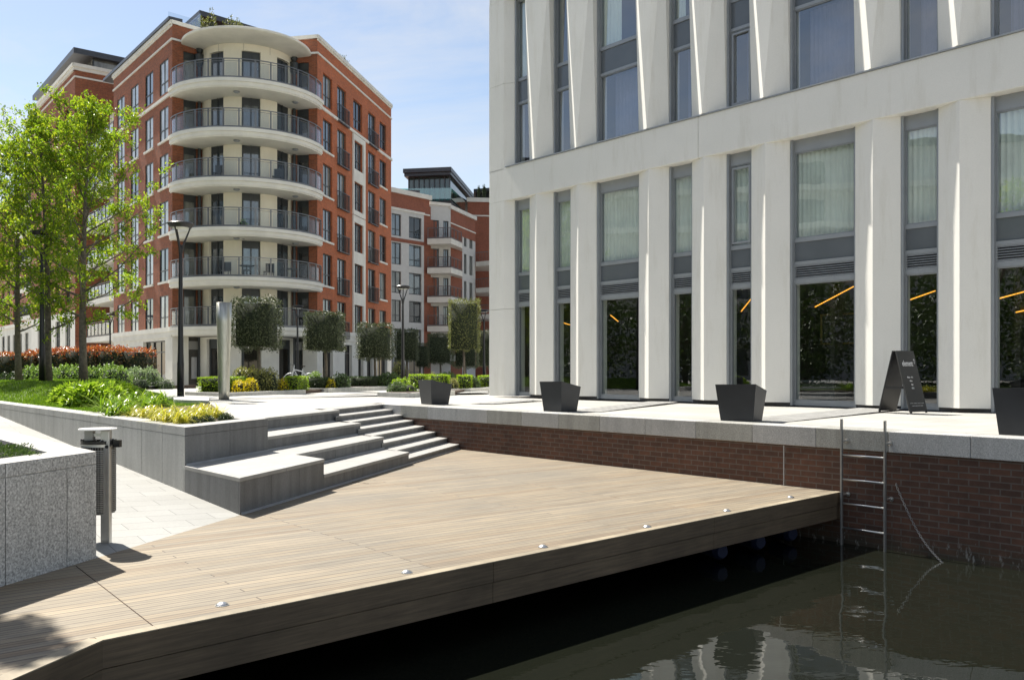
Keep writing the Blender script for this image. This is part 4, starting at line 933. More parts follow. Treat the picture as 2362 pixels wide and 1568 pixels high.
# body behind, roof, penthouse
eL, eR = FLt(sLe, 0, 0)[:2], FRt(sRe, 0, 0)[:2]
m = MB(); bodyp = [FLt(.3, -.6, 0)[:2], (O2[0] - .5, O2[1] + .8), FRt(.3, -.6, 0)[:2], FRt(sRe - .02, -.35, 0)[:2], (eR[0] - 10, eR[1] + 5), FLt(sLe - .02, -.35, 0)[:2]]
m.prism(bodyp, 3.6, ZP - .3); m.build('building_core', M['brickF'], rb); m = MB(); m.prism(bodyp, GZ, 3.55); m.build('shop_interior', M['room'], rb)
m = MB(); m.quad(*[FRt(s, d, z) for s, d, z in ((sRe, 0, .3), (sRe, 0, ZP), (sRe, -14, ZP), (sRe, -14, .3))]); m.quad(*[FLt(s, d, z) for s, d, z in ((sLe, 0, .3), (sLe, 0, ZP), (sLe, -8, ZP), (sLe, -8, .3))]); m.build('end_wall', M['brickF'], rb)
pc = (XY(460, 60)[0], 60.0); q1 = (pc[0] + DL[0] * 9, pc[1] + DL[1] * 9); q2 = (pc[0] + .7 * 6, pc[1] + .72 * 6)
m = MB(); m.prism([pc, q2, (q1[0] + q2[0] - pc[0], q1[1] + q2[1] - pc[1]), q1], 25.45, 25.8); m.build('penthouse_roof', M['roof'], rb)
m = MB(); s_ = lambda p, k=.9: (pc[0] + 1.0 + (p[0] - pc[0]) * k, pc[1] + 1.8 + (p[1] - pc[1]) * k); m.prism([s_(pc), s_(q2), s_((q1[0] + q2[0] - pc[0], q1[1] + q2[1] - pc[1])), s_(q1)], 21.5, 25.449); m.build('penthouse_glazing', M['pd'], rb)
m = MB(); m.fbox(FLt, .4, 3.0, -1.8, -1.78, 21.9, 22.95); m.fbox(FLr, .3, 2.2, -1.2, -1.18, 21.9, 22.9); m.build('roof_glass_screen', M['bal_glass'], rb)

# ------------------------------------------------------------------ brick block behind the trees (left)
def grid_face(root, fr, s0, s1, rows, cols, h, w, mats, wall_mat, zb, zt, panes, name='window', sills=True, depth=.18, trn=.34, wcols=2):
    ops = [(c, c + w, z - h, z) for z in rows for c in cols if s0 < c and c + w < s1]
    m = MB(); m.wall(fr, s0, s1, zb, zt, ops, depth); m.build('brick_wall' if 'brick' in wall_mat.name else 'stone_wall', wall_mat, root)
    for o in ops: rwin(root, fr, o[0] + .002, o[1] - .002, o[2] + .002, o[3] - .002, random.choice(panes), name=name, tr=trn, cols=wcols)
lb = thing('brick_block', (*XY(173, 70), .5), 'tall red brick apartment block behind the trees at the left, with a dark overhanging roof', 'building')
BC = (XY(173, 70)[0], 70.0); DP = unit(.781, .625); FBl = Fr(BC, DL, outn(DL, (1, 0))); FBp = Fr(BC, DP, outn(DP, (0, 1)))
zr6 = [24.3 - 2.8 * k for k in range(8)]
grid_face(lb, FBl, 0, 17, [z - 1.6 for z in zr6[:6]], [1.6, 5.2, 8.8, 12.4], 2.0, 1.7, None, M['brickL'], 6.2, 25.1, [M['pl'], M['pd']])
m = MB(); m.wall(FBp, 0, 14, .3, 25.1, []); m.build('brick_wall', M['brickF'], lb)
grid_face(lb, FBl, 0, 17, [5.6, 2.9], [1.6, 5.2, 8.8, 12.4], 2.2, 1.7, None, M['stone'], .3, 6.2, [M['pd'], M['pc']])
for fr, se in ((FBl, 17), (FBp, 14)):
    m = MB(); m.fbox(fr, -.1, se, -.3, .15, 25.1, 25.35); m.fbox(fr, -.15, se, -.3, .25, 25.352, 25.62); m.build('parapet_coping', M['stone'], lb)
    m = MB(); m.fbox(fr, -.02, se, .001, .06, 24.55, 24.68); m.build('string_course', M['stone'], lb)
pr = [FBl(-.5 if 0 else -.3, .2, 0)[:2], FBp(15, .2, 0)[:2], FBl(18, -12, 0)[:2], FBl(18, .6, 0)[:2]]
m = MB(); m.prism([FBl(.9, -.1, 0)[:2], FBp(14.5, -.9, 0)[:2], (FBp(14, -14, 0)[0], FBp(14, -14, 0)[1]), FBl(17, -.1, 0)[:2]], 26.75, 27.2); m.build('overhanging_roof', M['roof'], lb)
m = MB(); m.prism([(FBl(1.4, -1.6, 0))[:2], FBp(13, -1.8, 0)[:2], FBp(13, -12, 0)[:2], FBl(16.5, -1.6, 0)[:2]], 25.4, 26.749); m.build('penthouse_glazing', M['pc'], lb)
m = MB(); FP2 = Fr(FBl(1.4, -1.6, 0)[:2], DP, FBp.n)
for i in range(6): m.fbox(FP2, i * 2.2, i * 2.2 + .12, 0, .1, 25.45, 26.74)
m.build('glazing_mullion', M['dfr'], lb)
# recessed balconied wing between the two brick blocks, and cream base continuing left
wg = thing('balcony_wing', (*FLt(sLe + 3, -2.4, 0)[:2], .5), 'recessed pale wing with stacked balconies between the two red brick blocks', 'building')
FWg = Fr(FLt(sLe, -2.2, 0)[:2], DL, FLt.n); Lw = 9.6
rows = [WT[k] for k in range(6)]
grid_face(wg, FWg, 0, Lw, rows, [.7, 3.6, 6.4], 2.2, 1.8, None, M['cream'], .3, ZP, [M['pd'], M['pc']])
for k, z in enumerate(FLZ):
    m = MB(); m.fbox(FWg, .1, Lw - 1.2, .001, 2.0, z - .38, z); sl = m.build('balcony_slab', M['stone'], wg)
    m = MB(); m.fbox(FWg, .1, Lw - 1.2, 1.9, 1.95, z + 1.03, z + 1.08); m.fbox(FWg, .1, Lw - 1.2, 1.9, 1.95, z + .04, z + .12)
    for i in range(9): s = .1 + (Lw - 1.35) * i / 8; m.fbox(FWg, s, s + .05, 1.9, 1.95, z + .001, z + 1.03)
    m.build('railing', M['dfr'], sl); m = MB(); m.fbox(FWg, .15, Lw - 1.3, 1.915, 1.925, z + .14, z + .95); m.build('glass_panels', M['bal_glass'], sl)
lw = thing('stone_wing', (*FBl(17, 0, 0)[:2], .5), 'pale stone and red brick wing low behind the trees at the left edge', 'building')
FLw = Fr(FBl(17, -2.5, 0)[:2], DL, FBl.n)
grid_face(lw, FLw, 0, 40, [5.6, 2.9], [1 + 3.6 * i for i in range(11)], 2.2, 1.9, None, M['stone'], .3, 6.6, [M['pd'], M['pc']])
grid_face(lw, FLw, 0, 40, [8.9, 11.7, 14.5, 17.3, 20.1], [1 + 3.6 * i for i in range(11)], 2.0, 1.7, None, M['brickL'], 6.6, 21.5, [M['pd'], M['pl']])
m = MB(); m.fbox(FLw, -.1, 40, -.3, .3, 6.4, 6.75); m.fbox(FLw, -.1, 40, -.4, .4, 21.5, 21.9); m.build('stone_cornice', M['stone'], lw)
for k in range(6):
    z = 6.9 + k * 2.8; m = MB(); m.fbox(FLw, 4, 9.5, .31, 1.9, z - .35, z); sl = m.build('balcony_slab', M['stone'], lw)
    m = MB(); m.fbox(FLw, 4, 9.5, 1.8, 1.85, z + 1, z + 1.05)
    for i in range(28): s = 4 + i * .2; m.fbox(FLw, s, s + .03, 1.8, 1.84, z, z + 1)
    m.build('railing', M['dfr'], sl)

# ------------------------------------------------------------------ cream and brick block at the end of the plaza
cb = thing('cream_block', (*XY(945, 89), .5), 'cream and red brick apartment block at the far end of the plaza', 'building')
p0 = XY(900.8, 87.0); p1 = XY(990, 91.2); uC = unit(p1[0] - p0[0], p1[1] - p0[1]); FC1 = Fr(p0, uC, outn(uC, (0, 1)))
M['brickC'] = brick('red_brick_far', unit(.8, .6), (.31, .085, .045), (.25, .07, .04), mor, .012, stain=.15); M['creamC'] = plain('cream_panel', (.52, .52, .50), .8, 0, .05)
zt = ZY(443, 87); rowsC = [ZY(491, 87) - 2.82 * k for k in range(6)]
sx = lambda x: FC1.s_at(x)
opsC = [(sx(a), sx(b), z - 2.15, z) for z in rowsC for a, b in ((903, 925), (943, 971.7))]
m = MB(); m.wall(FC1, -4, sx(977.5), .3, rowsC[0] + .45, [o for o in opsC if o[3] < rowsC[0] + .4], .15); m.build('cream_wall', M['creamC'], cb)
m = MB(); m.wall(FC1, sx(977.5), sx(990), .3, rowsC[0] + .45, []); m.wall(FC1, -4, sx(990), rowsC[0] + .45, zt, []); m.build('brick_wall', M['brickC'], cb)
for o in opsC: rwin(cb, FC1, o[0] + .002, o[1] - .002, o[2] + .002, o[3] - .002, random.choice([M['pd'], M['pc'], M['pl']]), tr=.3, fw=.08)
m = MB(); m.fbox(FC1, -4, sx(990), .002, .1, zt - 1.65, zt - 1.52); m.fbox(FC1, -4, sx(990) + .2, -.3, .2, zt, zt + .45); m.fbox(FC1, -4, sx(979), .002, .06, rowsC[0] + .44, rowsC[0] + .62); m.build('stone_band', M['stone'], cb)
m = MB()
for z in rowsC[1:2]: m.fbox(FC1, -4, sx(990), .003, .05, z + .1, z + .45)
m.build('brick_band', M['brickC'], cb)
# balcony part
p1 = XY(990.5, 91.6); p2 = XY(1037, 92.7); u2 = unit(p2[0] - p1[0], p2[1] - p1[1]); FC2 = Fr(p1, u2, outn(u2, (0, 1)))
zt2 = ZY(472, 91.6); zf = [ZY(556 + 66 * k, 92) for k in range(5)]
sy = lambda x: FC2.s_at(x)
ops2 = [(sy(a), sy(b), z + .05, z + 2.15) for z in zf for a, b in ((992, 1012), (1022, 1034))]
m = MB(); m.wall(FC2, 0, sy(1039), .3, zt2, ops2, .2); m.build('cream_wall', M['creamC'], cb)
for o in ops2: rwin(cb, FC2, o[0] + .002, o[1] - .002, o[2], o[3] - .002, M['pl'], tr=0, fw=.1, name='balcony_door')
p3 = XY(1095, 99.8); u3 = unit(p3[0] - p2[0], p3[1] - p2[1]); FC3 = Fr(p2, u3, (1, -.3)); FC3.n = unit(u3[1], -u3[0])
s3 = lambda x: FC3.s_at(x); zt3 = ZY(482, 92.7)
ops3 = [(s3(a), s3(b), z + .1, z + 2.25) for z in zf for a, b in ((1070, 1076), (1082.5, 1090))]
m = MB(); m.wall(FC3, 0, s3(1066), .3, zt3, []); m.build('brick_wall', M['brickC'], cb); m = MB(); m.wall(FC3, s3(1066), s3(1096), .3, zt3 - 2.4, ops3, .15); m.build('cream_wall', M['creamC'], cb)
m = MB(); m.wall(FC3, s3(1066), s3(1096), zt3 - 2.4, zt3, []); m.build('brick_wall', M['brickC'], cb)
for o in ops3: rwin(cb, FC3, o[0] + .002, o[1] - .002, o[2], o[3] - .002, M['pc'], tr=.3, fw=.08)
m = MB(); m.fbox(FC3, 0, s3(1096), .002, .08, zt3 - 1.5, zt3 - 1.38); m.fbox(FC3, -.1, s3(1096), -.3, .2, zt3, zt3 + .4); m.fbox(FC2, 0, sy(1039), -.3, .15, zt2, zt2 + .3); m.build('stone_band', M['stone'], cb)
for k, z in enumerate(zf):
    pts = [XY(985, 90.4), XY(1040, 90.0), XY(1066, 93.5), XY(1066, 97.5), XY(1038, 93.4), XY(990, 91.9)]
    m = MB(); m.prism(pts, z - .55, z); sl = m.build('balcony_slab', M['stone'], cb); m = MB()
    for q0, q1 in ((pts[0], pts[1]), (pts[1], pts[2])):
        L_ = math.hypot(q1[0] - q0[0], q1[1] - q0[1]); fr = Fr(q0, (q1[0] - q0[0], q1[1] - q0[1]), (0, -1)); fr.n = unit(fr.u[1], -fr.u[0]); m.fbox(fr, 0, L_, -.12, -.06, z + 1.05, z + 1.12); m.fbox(fr, 0, L_, -.12, -.06, z, z + .15)
        for i in range(4): s = .02 + (L_ - .1) * i / 3; m.fbox(fr, s, s + .07, -.12, -.06, z, z + 1.05)
    m.build('railing', M['rail'], sl); m = MB()
    for q0, q1 in ((pts[0], pts[1]), (pts[1], pts[2])):
        L_ = math.hypot(q1[0] - q0[0], q1[1] - q0[1]); fr = Fr(q0, (q1[0] - q0[0], q1[1] - q0[1]), (0, -1)); fr.n = unit(fr.u[1], -fr.u[0]); m.fbox(fr, .1, L_ - .1, -.095, -.085, z + .2, z + .98)
    m.build('glass_panels', M['bal_glass'], sl)
pB = XY(1078, 106); FC4 = Fr(pB, (1, .12), (0, -1)); FC4.n = unit(FC4.u[1], -FC4.u[0]); z4 = ZY(466, 106)
grid_face(cb, FC4, 0, 16, [z4 - 2.6 - 2.82 * k for k in range(6)], [3.5, 7.2, 10.9], 2.0, 1.7, None, M['brickC'], .3, z4, [M['pc'], M['pd']]); m = MB(); m.fbox(FC4, -.1, 16, -.3, .2, z4, z4 + .5); m.fbox(FC4, 0, 16, .002, .08, z4 - 1.7, z4 - 1.55); m.build('stone_band', M['stone'], cb)
for k in range(4):
    z = zf[k] - 1.2; m = MB(); pts = [XY(1097, 99.9), XY(1135, 98.5), XY(1140, 105), XY(1097, 105)]; m.prism(pts, z - .5, z); sl = m.build('balcony_slab', M['stone'], cb)
    m = MB(); q0, q1 = pts[0], pts[1]; fr = Fr(q0, (q1[0] - q0[0], q1[1] - q0[1]), (0, -1)); m.fbox(fr, 0, 1.8, -.1, -.05, z + 1, z + 1.07)
    for i in range(8): m.fbox(fr, .02 + i * .24, .06 + i * .24, -.1, -.05, z, z + 1)
    m.build('railing', M['rail'], sl)
m = MB(); m.prism([FC1(-4, -.2, 0)[:2], FC1(sx(990) - .01, -.2, 0)[:2], (p1[0] + .3, p1[1] + .3), (p2[0] - .05, p2[1] + .3), FC3(s3(1096) - .01, -.2, 0)[:2], FC4(0.2, -.3, 0)[:2], FC4(15.8, -.3, 0)[:2], FC4(14, -14, 0)[:2], (p0[0] - 6, 112)], .3, zt - .6); m.build('building_core', M['brickC'], cb)
# glass penthouse
ph = [XY(929, 100), XY(1040, 99), XY(1097, 116), XY(1010, 120)]; zr_ = ZY(399, 100)
def inset(poly, k): cx = sum(p[0] for p in poly) / len(poly); cy = sum(p[1] for p in poly) / len(poly); return [(cx + (p[0] - cx) * k, cy + (p[1] - cy) * k) for p in poly]
m = MB(); m.prism(ph, zr_, zr_ + .45); m.prism(inset(ph, .97), zr_ - .35, zr_ - .001); m.build('penthouse_roof', M['roof'], cb)
m = MB(); m.prism(inset(ph, .86), zr_ - 3.4, zr_ - .351); m.prism(inset(ph, 1.0), zr_ - 7.2, zr_ - 4.2); m.build('penthouse_glazing', pane('penthouse_glass', (.05, .10, .10), 1.9), cb)
m = MB(); m.prism(inset(ph, 1.06), zr_ - 4.2, zr_ - 3.41); m.prism(inset(ph, 1.10), zt - .5, zr_ - 7.2); m.build('terrace_slab', M['roof'], cb)
m = MB()
for (q0, q1) in ((XY(903, 98), XY(1040, 97.5)), (XY(1040, 97.5), XY(1100, 113))):
    fr = Fr(q0, (q1[0] - q0[0], q1[1] - q0[1]), (0, -1)); fr.n = unit(fr.u[1], -fr.u[0]); m.fbox(fr, 0, math.hypot(q1[0] - q0[0], q1[1] - q0[1]), -.02, .02, zr_ - 3.4, zr_ - 2.2)
m.build('terrace_glass', glass('green_glass', (.5, .75, .68), .2), cb)
m = MB()
for i in range(9):
    a = inset(ph, .865)[0]; b = inset(ph, .865)[1]; x = a[0] + (b[0] - a[0]) * i / 8; y = a[1] + (b[1] - a[1]) * i / 8; m.box(x - .06, x + .06, y - .06, y + .04, zr_ - 3.4, zr_ - .36)
m.build('glazing_mullion', M['roof'], cb)
m = MB(); m.prism([XY(1097, 108), XY(1140, 107), XY(1140, 118), XY(1097, 118)], z4 + .5, ZY(447, 108)); m.prism([XY(1092, 107), XY(1140, 106), XY(1140, 119), XY(1092, 119)], ZY(447, 108) + .001, ZY(444, 108) + .2); m.build('roof_pavilion', M['roof'], cb)
# glass rail on roof of the red block side
m = MB(); fr = Fr(XY(902, 92), (1, .3), (0, -1)); m.fbox(fr, 0, 3, -.1, .1, zt + .5, zt + 1.3); m.build('roof_edge', M['roof'], cb)

# ------------------------------------------------------------------ apartment house across the water (seen mirrored in the windows)
ob = thing('opposite_apartments', (-50, 0, 0), 'long pale balcony house outside the frame to the left', 'building')
FO = Fr((-50, 42), (.05, -1), (1, .3)); FO.n = unit(-FO.u[1], FO.u[0])
if FO.n[0] < 0: FO.n = (-FO.n[0], -FO.n[1])
grid_face(ob, FO, 0, 92, [3.2 + 3 * k for k in range(6)], [2 + 6 * i for i in range(15)], 2.1, 2.4, None, M['creamC'], 0, 19, [M['pd'], M['pl']])
for k in range(5):
    m = MB(); m.fbox(FO, .5, 91, .01, 1.4, 3.7 + 3 * k, 4.15 + 3 * k); m.build('balcony_slab', M['stone'], ob)
m = MB(); m.fbox(FO, -.2, 92.2, -12, .4, 19, 19.5); m.build('roof_slab', M['roof'], ob)
# ------------------------------------------------------------------ vegetation
def nrm(a): return a / np.maximum(1e-9, np.linalg.norm(a, axis=-1, keepdims=True))
def leaf_mesh(name, pts, tdir, ndir, L_, W_, mat, parent, fold=.18, core=None, curl=0.0, mat2=None, mask=None):
    """many small folded leaves as one mesh"""
    n = len(pts); t = nrm(tdir); b = nrm(np.cross(ndir + RNG.normal(0, 1e-3, (n, 3)), t)); nn = np.cross(t, b)
    l = (L_ * RNG.uniform(.7, 1.3, n))[:, None]; w = (W_ * RNG.uniform(.75, 1.25, n))[:, None]
    V = np.stack([pts - t * l / 2, pts + b * w / 2 + nn * w * fold, pts + t * l / 2 - nn * l * curl, pts - b * w / 2 + nn * w * fold], 1).reshape(-1, 3)
    o3 = np.array(parent['_o']); V = V - o3
    base = (np.arange(n) * 4)[:, None]; T = np.concatenate([base + [0, 1, 2], base + [0, 2, 3]], 1).reshape(-1)
    nv, nf = len(V), 2 * n
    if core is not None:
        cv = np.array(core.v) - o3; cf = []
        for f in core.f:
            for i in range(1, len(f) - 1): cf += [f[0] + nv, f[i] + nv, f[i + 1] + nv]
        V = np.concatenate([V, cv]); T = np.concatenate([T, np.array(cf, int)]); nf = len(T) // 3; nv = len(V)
    me = bpy.data.meshes.new(name); me.vertices.add(nv); me.vertices.foreach_set('co', V.astype(np.float32).ravel())
    me.loops.add(len(T)); me.loops.foreach_set('vertex_index', T.astype(np.int32)); me.polygons.add(nf)
    me.polygons.foreach_set('loop_start', np.arange(nf, dtype=np.int32) * 3); me.polygons.foreach_set('loop_total', np.full(nf, 3, dtype=np.int32))
    me.materials.append(mat)
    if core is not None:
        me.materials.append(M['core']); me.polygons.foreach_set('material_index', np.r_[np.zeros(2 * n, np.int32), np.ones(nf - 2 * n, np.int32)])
    if mat2 is not None:
        me.materials.append(mat2); k_ = len(me.materials) - 1; idx = np.r_[np.repeat(np.where(mask, k_, 0), 2), np.full(nf - 2 * n, 1)].astype(np.int32); me.polygons.foreach_set('material_index', idx)
    me.update(calc_edges=True); me.validate()
    o = bpy.data.objects.new(name, me); C.objects.link(o); o.parent = parent; o['_o'] = tuple(float(q) for q in o3); return o
M['bark'] = plain('grey_bark', (.13, .11, .085), .9, 0, .35, 14)
M['lf_tree'] = leafmat('tree_leaf', (.115, .20, .012), (.20, .305, .02), (.35, .38, .03), .58)
M['lf_holm'] = leafmat('holm_leaf', (.036, .048, .020), (.060, .078, .032), (.12, .14, .07), .15, .42)
M['lf_holm2'] = leafmat('olive_leaf', (.10, .12, .035), (.15, .165, .05), (.21, .21, .08), .3, .5)
M['lf_box'] = leafmat('box_leaf', (.14, .24, .008), (.24, .37, .012), (.38, .50, .02), .35)
M['lf_boxd'] = leafmat('dark_hedge_leaf', (.022, .042, .012), (.038, .07, .016), (.06, .10, .02), .2)
M['lf_yel'] = leafmat('yellow_leaf', (.55, .42, .01), (.75, .58, .015), (.42, .42, .015), .3)
M['lf_oliv'] = leafmat('variegated_leaf', (.12, .13, .035), (.24, .24, .07), (.48, .46, .17), .25)
M['lf_red'] = leafmat('red_leaf', (.28, .05, .025), (.40, .10, .04), (.36, .20, .08), .35, .3)
M['lf_photd'] = leafmat('dark_glossy_leaf', (.030, .035, .012), (.06, .05, .02), (.20, .13, .06), .15, .28)
M['lf_grn'] = leafmat('mid_green_leaf', (.10, .19, .04), (.20, .31, .07), (.36, .48, .17), .3)
M['lf_silv'] = leafmat('silver_green_leaf', (.16, .24, .12), (.30, .40, .22), (.48, .56, .38), .2)
M['lf_jun'] = leafmat('juniper_leaf', (.045, .09, .022), (.075, .13, .03), (.12, .18, .045), .2)
M['lf_fat'] = leafmat('glossy_shrub_leaf', (.15, .26, .02), (.27, .40, .03), (.48, .60, .12), .35, .25)
M['lf_strap'] = leafmat('strap_leaf', (.10, .20, .012), (.19, .32, .02), (.36, .46, .07), .35, .3)
M['lf_gold'] = leafmat('golden_grass_leaf', (.42, .40, .05), (.60, .53, .09), (.26, .34, .04), .35, .35)

def rand_unit(n): return nrm(RNG.normal(0, 1, (n, 3)))
def tree(x, Y, zb, H, lean, R0, lab, nl, crown=(2.6, 9.4, 2.1), leaf=.105, mat='lf_tree', br=30, trunk=.10, lowspread=1.0, group=None, seed=1):
    rng = np.random.default_rng(seed); X = XY(x, Y)[0]; o = thing('young_tree', (X, Y, zb), lab, 'tree', group)
    z0, z1, rm = crown
    tp = [(X + lean[0] * t + .05 * math.sin(5 * t + seed), Y + lean[1] * t, zb + (z1 - .5 - zb) * t) for t in np.linspace(0, 1, 12)]
    m = MB(); m.tube(tp, [trunk * (1.25 if i == 0 else 1) * (1 - .86 * i / 11) for i in range(12)], 12); tr = m.build('trunk', M['bark'], o, smooth=True)
    m = MB(); P_ = []; Tn = []
    for k in range(br):
        u = (k + rng.random()) / br; z = z0 - .35 + (z1 - z0 - .6) * u ** .9; tt = (z - zb) / (z1 - .5 - zb)
        b0 = np.array([np.interp(tt, np.linspace(0, 1, 12), [q[i] for q in tp]) for i in range(3)]); b0[2] = z
        prof = rm * (math.sin(math.pi * min(1, (.18 + .82 * u)) ** .95) ** .6) * (1.0 if u > .3 else lowspread) * rng.uniform(.65, 1.1) * (1 - .35 * u)
        az = k * 2.4 + rng.uniform(-.4, .4); rise = (.45 + .9 * u) * prof * rng.uniform(.6, 1.2) + .25
        end = b0 + np.array([math.cos(az) * prof, math.sin(az) * prof, rise]); mid = (b0 + end) / 2 + np.array([0, 0, -.08 * prof])
        r0 = trunk * .34 * (1 - .6 * u); pts = [b0, b0 * .6 + mid * .4 + [0, 0, -.02], mid, (mid + end) / 2 + [0, 0, .02], end]
        m.tube([tuple(q) for q in pts], [r0, r0 * .8, r0 * .55, r0 * .35, .006], 6)
        nt_ = 9
        for j in range(nt_):
            s = .25 + .75 * (j + rng.random()) / nt_; q = np.array(pts[1]) * 0 + (b0 + (mid - b0) * min(1, 2 * s) if s < .5 else mid + (end - mid) * (2 * s - 1))
            d = nrm((end - b0) * .5 / max(.2, prof) + rng.normal(0, .75, 3)); ln = rng.uniform(.25, .62) * (1.1 - .3 * u); e = q + d * ln
            m.tube([tuple(q), tuple((q + e) / 2 + rng.normal(0, .02, 3)), tuple(e)], [.008, .006, .003], 4, cap=False)
            P_.append((q, e, u))
    m.build('branches', M['bark'], o)
    per = max(1, nl // len(P_)); pts = []; td = []
    for q, e, u in P_:
        s = rng.uniform(.25, 1.12, per)[:, None]; c = q + (e - q) * s + rng.normal(0, .075, (per, 3)); pts.append(c)
        d = nrm(e - q)[None] * .5 + rng.normal(0, .55, (per, 3)); d[:, 2] -= .55; td.append(d)
    pts = np.concatenate(pts); td = np.concatenate(td)
    leaf_mesh('crown', pts, td, rand_unit(len(pts)) + [0, 0, .8], leaf, leaf * .46, M[mat], o, fold=.22, curl=.12); return o
G1 = 'young street trees on the grass mound'
tree(192, 26, 1.12, 9, (.10, 0), 0, 'tallest young tree with fresh green leaves, its trunk rightmost on the grass mound', 16500, crown=(3.2, 9.75, 2.45), br=40, lowspread=1.25, group=G1, seed=3, trunk=.115)
tree(113, 26.4, 1.12, 9, (-.25, 0), 0, 'young tree whose trunk stands just right of the black lamp post on the mound', 10500, crown=(3.0, 9.6, 2.1), br=34, group=G1, seed=12, trunk=.105)
tree(47, 27.5, 1.1, 9, (-.2, 0), 0, 'young tree with its trunk nearest the left edge of the photo', 9500, crown=(2.9, 9.0, 2.1), br=34, group=G1, seed=23, trunk=.10)
tree(-70, 27, 1.1, 9, (-.1, 0), 0, 'young tree whose crown reaches in from beyond the left edge', 5500, crown=(2.9, 9.2, 2.0), br=26, group=G1, seed=31)
tt = thing('shade_tree', (-8.6, 9.9, .8), 'tree beyond the left edge whose crown shades the deck corner', 'tree')
m = MB(); m.tube([(-8.6, 9.9, .8), (-8.3, 9.7, 4), (-6.9, 9.2, 7.4)], [.10, .06, .012], 10); m.build('trunk', M['bark'], tt)
pts = []
for c, r_, k in (((-6.75, 9.6, 6.9), .42, 260), ((-6.2, 9.25, 6.6), .25, 150), ((-7.2, 10.1, 7.7), .5, 260), ((-7.4, 9.2, 6.9), .45, 260), ((-7.0, 8.9, 6.2), .35, 200), ((-7.8, 9.9, 6.6), .6, 300)):
    pts.append(np.array(c) + rand_unit(k) * r_ * RNG.random((k, 1)) ** .4)
pts = np.concatenate(pts); pts = pts + [.0, -.55, 0]; leaf_mesh('crown', pts, rand_unit(len(pts)), rand_unit(len(pts)), .16, .10, M['lf_tree'], tt)

def blob_core(m, c, r, n=12, k=8):
    vs = []
    for i in range(k + 1):
        th = math.pi * i / k
        for j in range(n): ph = 2 * math.pi * j / n; vs.append((c[0] + r[0] * math.sin(th) * math.cos(ph), c[1] + r[1] * math.sin(th) * math.sin(ph), c[2] + r[2] * math.cos(th)))
    m.add(vs, [[i * n + j, i * n + (j + 1) % n, (i + 1) * n + (j + 1) % n, (i + 1) * n + j] for i in range(k) for j in range(n)])
def shrub(name, x0, x1, Y, yt, mat, lab, cat='shrub', leaf=.05, dens=1.0, lumps=5, group=None, zb=None, depth=None, upmat=None, box=False, jit=.12, elong=.5):
    """rounded or clipped shrub filling photo columns x0..x1 with its top at photo row yt"""
    xa, xb = XY(x0, Y)[0], XY(x1, Y)[0]; w = xb - xa; z0 = zg(Y) + .05 if zb is None else zb; h = ZY(yt, Y) - z0; cx = (xa + xb) / 2; dp = depth or min(w, 1.3); cy = Y + dp / 2
    o = thing(name, (cx, cy, z0), lab, cat, group); core = MB(); pts = []; ns = []; area = 0
    if box:
        # clipped box with slightly wavy faces
        hx, hy, hz = w / 2, dp / 2, h / 2; c = np.array([cx, cy, z0 + hz]); A = np.array([4 * hy * hz, 4 * hx * hz, 4 * hx * hy]); n = int(dens * 4.2 * A.sum() / (leaf * leaf * .9)); n = min(n, 30000)
        f = RNG.choice(3, n, p=A / A.sum()); q = RNG.uniform(-1, 1, (n, 3)); s = RNG.choice([-1, 1], n); q[np.arange(n), f] = s * (RNG.uniform(.84, 1.03, n) + .05 * np.sin(RNG.uniform(0, 6.28)) + .11 * (RNG.random(n) ** 6))
        wob = 1 + .035 * np.sin(q * 5.1 + Y)[:, [1, 2, 0]] + .02 * np.sin(q * 13)[:, [2, 0, 1]]
        rr = np.linalg.norm(q[:, :2], axis=1); q[:, 2] *= np.where(q[:, 2] < 0, 1 + .05 * np.sin(q[:, 0] * 9), 1)
        q *= np.where((np.abs(q) > .9).sum(1) > 1, .98, 1)[:, None]; p = c + q * [hx, hy, hz] * wob; nn = np.zeros((n, 3)); nn[np.arange(n), f] = s
        core.box(cx - hx * .80, cx + hx * .80, cy - hy * .80, cy + hy * .80, z0 if h < 1.2 else z0 + .03 * h, z0 + h * .90); pts.append(p); ns.append(nn)
    else:
        for i in range(lumps):
            t = (i + .5) / lumps; r = np.array([w / lumps * RNG.uniform(.75, 1.05) if lumps > 1 else w / 2, dp * .5 * RNG.uniform(.8, 1), h * RNG.uniform(.82, 1.0)])
            if lumps > 1: r[0] = max(r[0], w / lumps * .7)
            c = np.array([xa + w * t if lumps > 1 else cx, cy + RNG.uniform(-.1, .1) * dp, z0]); c[0] = min(max(c[0], xa + r[0]), xb - r[0]) if w > 2 * r[0] else cx
            ar = 2 * math.pi * (r[0] * r[2] + r[0] * r[1] + r[1] * r[2]) / 3; n = min(int(dens * 2.0 * ar / (leaf * leaf * .9)), 9000)
            d = rand_unit(n); d[:, 2] = np.abs(d[:, 2]); lump = 1 + jit * np.sin(d[:, 0:1] * 7 + i) * np.cos(d[:, 2:3] * 8 + i * 2) + jit * .6 * np.sin(d[:, 1:2] * 13 + d[:, 0:1] * 11)
            pts.append(c + d * r * lump * (1 - .16 * RNG.random((n, 1)) ** 2 + .05 * RNG.random((n, 1)))); ns.append(d)
            blob_core(core, (c[0], c[1], z0), r * [.82, .8, .82])
    pts = np.concatenate(pts); ns = np.concatenate(ns); td = ns * .5 + RNG.normal(0, .6, ns.shape); td[:, 2] += .25
    hi = pts[:, 2] + RNG.normal(0, .05 * h, len(pts)) > z0 + h * upmat[1] if upmat else None
    leaf_mesh('foliage', pts, td, ns + RNG.normal(0, .5, ns.shape), leaf, leaf * elong, M[mat], o, core=core, mat2=M[upmat[0]] if upmat else None, mask=hi); return o
